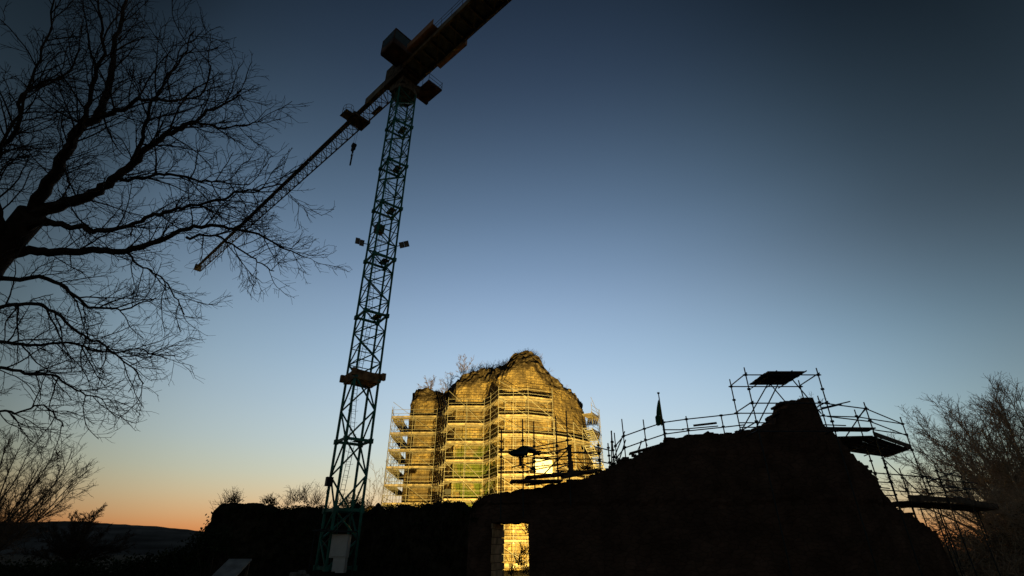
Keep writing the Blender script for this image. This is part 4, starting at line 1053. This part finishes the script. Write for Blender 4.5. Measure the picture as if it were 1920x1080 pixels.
def big_tree():
    rng = random.Random(11)
    root = thing('bare_tree', 'large bare tree leaning in from the left edge, wide spread of dark forked limbs overhead', 'tree', (-10.5, 6.8, 0))
    trunk = MB()
    T = [Vector((-11.7, 6.6, -.1)), Vector((-11.5, 6.7, 1.8)), atf(-110, 640, 9.2), atf(-50, 535, 9.1), atf(5, 468, 9.1), atf(62, 400, 9.1)]
    tp = resamp(T, 14); tr = [lerp(.56, .21, (k/14)**.8)+.02*math.sin(k*1.9) for k in range(15)]; trunk.path(tp, tr, 14)
    view = atf(300, 350, 1).normalized()-Vector((0, 0, 0)); view = (atf(300, 350, 9)-Vector((0, 0, EYE))).normalized()
    limbs = [ # pixel path with depths, base radius
        ([(62,400,9.1), (85,350,9.1), (125,285,9.0), (150,240,9.0), (185,215,9.1), (205,150,9.3), (215,80,9.4), (235,0,9.6), (250,-90,9.8)], .19),
        ([(125,285,9.0), (150,245,8.7), (165,195,8.5), (188,120,8.4), (190,40,8.3), (170,-50,8.2)], .10),
        ([(175,222,9.1), (215,212,8.8), (262,188,8.6), (320,190,8.4), (375,178,8.3), (395,125,8.2)], .08),
        ([(62,400,9.1), (110,385,9.2), (165,368,9.2), (215,335,9.2), (250,305,9.3), (300,262,9.4), (345,238,9.5), (400,205,9.7), (450,180,9.9), (455,185,10)], .20),
        ([(250,305,9.3), (268,245,9.0), (282,200,8.9), (310,150,8.8), (345,100,8.7), (365,60,8.6)], .07),
        ([(215,335,9.2), (262,335,9.3), (310,325,9.3), (360,335,9.2), (410,342,9.1), (470,345,9)], .06),
        ([(300,262,9.4), (345,230,9.5), (390,235,9.6), (440,238,9.5), (490,225,9.4)], .05),
        ([(40,430,9.1), (90,418,8.9), (140,425,8.8), (185,432,8.7), (235,425,8.6), (290,402,8.5), (345,388,8.4), (400,378,8.4), (450,362,8.3), (500,352,8.3), (530,346,8.2)], .11),
        ([(10,480,9.1), (60,470,9.3), (115,472,9.4), (175,470,9.5), (235,470,9.6), (290,455,9.7), (335,435,9.8), (380,425,9.9), (430,428,9.9), (490,440,10), (535,466,10.1), (575,485,10.2)], .15),
        ([(350,445,9.8), (395,442,9.7), (440,460,9.6), (490,495,9.5), (512,510,9.4)], .045),
        ([(-20,520,9.1), (30,525,9.3), (80,520,9.5), (130,545,9.7), (170,575,9.8), (230,580,9.9), (290,560,10)], .09),
        ([(235,470,9.6), (262,500,9.7), (300,515,9.8), (330,560,9.9), (345,590,9.9)], .035),
        ([(-40,600,9.2), (10,575,9.0), (60,570,8.9), (110,590,8.8), (150,625,8.7), (195,650,8.6), (235,680,8.6), (255,700,8.5), (272,718,8.5)], .075),
        ([(-50,640,9.2), (0,640,9.4), (60,648,9.5), (120,640,9.6), (190,660,9.6), (260,655,9.7), (310,672,9.7)], .06),
        ([(-60,700,9.2), (0,690,9.4), (50,700,9.5), (100,705,9.5), (150,735,9.5), (200,748,9.5)], .06),
        ([(-60,720,9), (-10,760,9), (30,775,9), (80,760,9), (120,800,9)], .05),
        ([(10,480,9.1), (0,400,8.8), (-20,340,8.6), (0,280,8.4), (30,245,8.2), (40,190,8.2), (70,155,8.3), (120,140,8.3), (150,95,8.3)], .12),
        ([(-80,450,8.6), (-30,300,8.2), (0,275,8.0), (30,225,8.0), (55,160,8), (90,60,8), (110,-30,8)], .06),
        ([(85,350,9.1), (118,302,9.5), (128,345,9.6), (125,372,9.6)], .03),
    ]
    crown = MB()
    P = dict(lv=[(6.0, 1.1, .0070, .12, 9, 4, (22, 55), .10), (7.5, .50, .0048, .14, 6, 3, (22, 55), .10), (9.5, .24, .0034, .16, 4, 3, (25, 55), .1)],
             flat=view, rl=.014, taper=.35, trop=Vector((.5, -.1, .35)), tk=.05)
    for pl, r0 in limbs:
        r0 *= .64
        pts = resamp([atf(*q) for q in pl], max(10, len(pl)*4))
        pts = [pts[0]]+[p+Vector((rng.gauss(0, .018), rng.gauss(0, .018), rng.gauss(0, .018))) for p in pts[1:]]
        n = len(pts)-1; rs = [lerp(r0, .010, (k/n)**.75) for k in range(n+1)]
        (trunk if r0 >= .075 else crown).path(pts, rs, 9 if r0 >= .075 else 6)
        st = list(P['lv'][0])
        sprout(crown, pts, rs, 0, rng, P)
    trunk.build('trunk', MT['bark'], root, True); crown.build('crown', MT['bark'], root)
big_tree()
def bare_tree(name, label, base, H, spread, seed, mt, lean=(0, 0), nl=9, r=.2, group=None, twig=.010, fork=.2, dens=1.0, lv=None, cat='tree', ang=(12, 55), up=.15):
    rng = random.Random(seed); root = thing(name, label, cat, base, group)
    b = Vector(base); tk = MB(); cr = MB()
    ft = H*fork; top = b+Vector((lean[0]*fork, lean[1]*fork, ft))
    tp = resamp([b-Vector((0, 0, .1)), b.lerp(top, .5)+Vector((rng.gauss(0, .03*H), 0, 0)), top], 6); trs = [lerp(r, r*.75, k/6) for k in range(7)]
    tk.path(tp, trs, 8)
    s = H/10
    P = dict(lv=lv or [(2.3*dens/s, 2.2*s, twig*1.3, .13, 6, 4, (18, 48), .12), (4*dens/s, 1.1*s, twig, .16, 5, 3, (20, 50), .1), (6*dens/s, .5*s, twig*.8, .2, 3, 3, (20, 55), .1)], up=up, rl=.012, taper=.45, trop=Vector((0, 0, 1)), tk=.03)
    for k in range(nl):
        a = k/nl*6.283+rng.uniform(-.3, .3); an = R(rng.uniform(*ang)); 
        if k == 0: an = R(4)
        d = Vector((math.sin(an)*math.cos(a), math.sin(an)*math.sin(a), math.cos(an)))
        L_ = (H-ft)*rng.uniform(.82, 1.0)*(1-.12*(an > R(45))); d2 = Vector((d.x*spread, d.y*spread, d.z)).normalized()
        st = b.lerp(top, rng.uniform(.75, 1))
        pts = wander(st, d2, L_, 12, rng, .07, Vector((lean[0]/H, lean[1]/H, .5)), .02)
        r0 = r*rng.uniform(.35, .6); rs = [lerp(r0, twig*1.5, (j/12)**.8) for j in range(13)]
        tk.path(pts, rs, 6); sprout(cr, pts, rs, 0, rng, P)
    tk.build('trunk', mt, root, True); cr.build('crown', mt, root)
    return root
# right-hand tree and its neighbours
rb = at(1970, 1037, 34)
bare_tree('bare_tree', 'broad bare brown tree at the right edge beyond the scaffolding, dense upright twigs', (rb.x, 34, 0), 11.2, 1.0, 27, MT['bark_lightened'], nl=34, r=.28, twig=.011, fork=.10, dens=1.25, ang=(4, 62), up=.12)
bare_tree('bare_tree', 'smaller bare brown tree under the broad one at the bottom right', (at(1890, 1037, 29).x, 29, 0), 5.0, 1.1, 22, MT['bark_lightened'], nl=12, r=.16, twig=.010, fork=.12, dens=1.2, ang=(15, 75))
lb = at(-10, 1037, 30)
bare_tree('bare_tree', 'bare fan shaped tree low on the left edge against the orange sky', (at(-40, 1037, 30).x, 30, 0), 7.8, 1.1, 33, MT['bark_keep'], nl=22, r=.16, twig=.009, fork=.12, dens=.95, ang=(12, 68))
bare_tree('bare_bush', 'small low bare bush on the hill skyline right of the fan shaped tree', (at(140, 1037, 60).x, 60, 0), 6.4, 1.4, 32, MT['bark'], nl=18, r=.12, twig=.02, fork=.08, cat='bush', ang=(20, 75))
# saplings and scrub on the keep and on the walls
TOPS = 'saplings growing on the broken head of the keep'
for lab, px, py, Y, H, sp, sd in (('tallest bare sapling on the left shoulder of the keep, beside the middle lump', 868, 708, 63.5, 3.6, 1.3, 41), ('bushy bare sapling on the round left turret of the keep', 806, 731, 67, 2.6, 1.6, 42),
                          ('thin bare sapling in the notch between turret and middle of the keep', 842, 738, 65, 3.4, .8, 43), ('tiny bare sapling at the bottom of the notch on the keep', 831, 742, 65, 1.8, 1.1, 44)):
    p = at(px, py+8, Y); bare_tree('sapling', lab, tuple(p), H, sp, sd, MT['bark_keep'], nl=8, r=.05, twig=.011, fork=.15, cat='sapling', group=TOPS, dens=.6)
def scrub(label, pts, seed, mt=MT['brush'], tw=MT['bark_keep'], name='scrub', s=.5, leaf=.07, nleaf=60, ntw=14, twl=.9):
    rng = random.Random(seed); c0 = pts[0]; root = thing(name, label, 'shrub', c0)
    lm, tm = MB(), MB()
    for p in pts:
        leaf_cluster(lm, p+Vector((0, 0, s*.3)), s, nleaf, leaf, rng, .6)
        for k in range(ntw):
            d = Vector((rng.gauss(0, .55), rng.gauss(0, .55), 1)); q = wander(p+Vector((rng.gauss(0, s*.4), 0, 0)), d, twl*rng.uniform(.5, 1.3), 5, rng, .16)
            tm.path(q, [lerp(.016, .008, j/5) for j in range(6)], 3)
            for _ in range(3):
                i = rng.randint(1, 4); q2 = wander(q[i], side_dir((q[i+1]-q[i]).normalized(), R(40), rng), twl*.35, 3, rng, .2); tm.path(q2, [.010, .009, .008, .007], 3)
    lm.build('leaves', mt, root); tm.build('twigs', tw, root); return root
scrub('spiky tuft of scrub on the very summit of the keep', [at(x, y, 60.3) for x, y in ((975,668), (984,664), (992,664), (1003,667), (1010,674))], 1, s=.4, leaf=.06, nleaf=45, twl=.8)
scrub('brown leafy bush just left of the keep summit', [at(x, y, 60.5) for x, y in ((943,690), (950,684), (946,697), (955,690))], 2, s=.55, nleaf=110, leaf=.08)
scrub('low scrub along the middle head of the keep', [at(x, y, 63.5) for x, y in ((885,697), (900,694), (912,692), (922,692), (932,691))], 3, s=.5, nleaf=70, twl=1.1)
scrub('thin scrub hanging on the right shoulder of the keep', [at(x, y+4, 61) for x, y in ((1014,682), (1024,698), (1032,708), (1044,720), (1060,730))], 4, s=.25, nleaf=10, leaf=.05, twl=.9, ntw=7)
scrub('rusty scrub on the left turret rim of the keep', [at(x, y, 67) for x, y in ((785,735), (800,731), (818,737))], 14, s=.35, nleaf=50, leaf=.05, twl=.5)
scrub('small bush on the left end of the overgrown wall', [at(x, y, 44) for x, y in ((430,944), (438,940), (444,943))], 5, MT['ivy'], MT['bark'], s=.45, nleaf=90, leaf=.06, twl=1.0)
scrub('small bush on the right corner of the overgrown wall end', [at(x, y, 44) for x, y in ((500,944), (506,941), (512,947))], 6, MT['ivy'], MT['bark'], s=.4, nleaf=90, leaf=.06, twl=.7)
scrub('twiggy bush trailing at the far left foot of the overgrown wall', [at(x, y, 44) for x, y in ((420,952), (410,964))], 16, MT['ivy'], MT['bark'], s=.35, nleaf=30, leaf=.05, twl=1.0)
scrub('wide twiggy bush on the overgrown wall left of the crane mast', [at(x, y, 46) for x, y in ((540,948), (552,940), (562,938), (572,944), (586,948), (596,946))], 7, MT['brush'], MT['bark_keep'], s=.5, nleaf=50, leaf=.06, twl=1.5, ntw=12)
scrub('dark leafy scrub round the foot of the crane mast', [at(x, y, 41) for x, y in ((640,952), (655,948), (668,948), (610,962), (685,955))], 8, MT['ivy'], MT['bark'], s=.6, nleaf=120, leaf=.07, twl=.9)
for lab, px, py, Y, H, sd in (('slim bare sapling between the crane mast and the keep scaffolding', 712, 962, 50, 5.2, 51), ('short bare sapling right beside the crane mast foot', 692, 965, 48, 3.0, 52)):
    p = at(px, py, Y); bare_tree('sapling', lab, tuple(p), H, .9, sd, MT['bark'], nl=4, r=.035, twig=.009, fork=.12, cat='sapling', dens=.4)
bare_tree('sapling', 'thin bare treetop showing behind the peak of the ruined wall', tuple(at(1525, 785, 27)), 1.5, 1.2, 53, MT['bark_keep'], nl=5, r=.02, twig=.005, fork=.1, cat='sapling', dens=.5)
# brush at the bottom right and plants on the wall head
def brush_bank():
    rng = random.Random(77); root = thing('thicket', 'dense brown twiggy thicket filling the bottom right corner behind the wall end', 'thicket', (27, 29, 0))
    lm, tm = MB(), MB()
    for k in range(300):
        px = rng.uniform(1700, 1990); Y = rng.uniform(26, 33)
        topy = interp([(1700, 1015), (1760, 1000), (1800, 1000), (1850, 1005), (1880, 985), (1920, 950), (1990, 930)], px)[0]+rng.uniform(0, 60)
        p = at(px, topy, Y); leaf_cluster(lm, p, .55, 26, .07, rng, .5)
        g = Vector((p.x, p.y, max(0, p.z-1.6)))
        for _ in range(7):
            d = Vector((rng.gauss(-.2, .6), rng.gauss(0, .4), rng.uniform(.3, 1))); q = wander(g, d, rng.uniform(1.4, 2.7), 7, rng, .2)
            tm.path(q, [lerp(.022, .008, j/7) for j in range(8)], 3)
    tm.build('twigs', MT['bark_lightened'], root); lm.build('leaves', MT['brush'], root)
brush_bank()
scrub('dark weeds on the wall head under the close set rails', [at(x, y, 22.5) for x, y in ((1085,886), (1095,880), (1103,880), (1150,872), (1000,882), (1122,884), (1160,866))], 9, MT['ivy'], MT['bark'], s=.13, leaf=.03, nleaf=130, ntw=8, twl=.22)
scrub('ivy tuft on the rounded left end of the ruined wall', [at(x, y, 23.3) for x, y in ((887,958), (893,948), (902,940), (915,934), (890,975))], 10, MT['ivy'], MT['bark'], s=.2, leaf=.035, nleaf=170, ntw=5, twl=.25)
def hedge():
    # dark hedge bank rising to the right in the left foreground
    rng = random.Random(5); m = MB(); root = thing('hedge', 'dark hedge along the bottom left below the hill', 'hedge', (-22, 27, 0)); tm = MB()
    for k in range(620):
        px = rng.uniform(-60, 420); Y = rng.uniform(27, 31); 
        topy = interp([(-60, 1062), (200, 1060), (300, 1045), (360, 1020), (400, 990), (420, 990)], px)[0]+rng.uniform(0, 50)
        p = at(px, topy, Y); leaf_cluster(m, p, .5, 24, .08, rng, .6)
        if k % 3 == 0:
            q = wander(Vector((p.x, p.y, 0)), Vector((rng.gauss(0, .3), 0, 1)), max(.3, p.z+.2), 5, rng, .12); tm.path(q, [lerp(.03, .008, j/5) for j in range(6)], 3)
    m.build('leaves', MT['ivy'], root); tm.build('stems', MT['bark'], root)
hedge()
scrub('added dark bush that dims the view through the doorway of the ruined wall', [at(x, y, 27) for x, y in ((978,1060), (988,1040), (960,1078), (992,1000), (985,1075))], 18, MT['ivy'], MT['bark'], s=.28, leaf=.05, nleaf=60, ntw=10, twl=.7)  # dark clutter added in place of the dimmer light low in the doorway
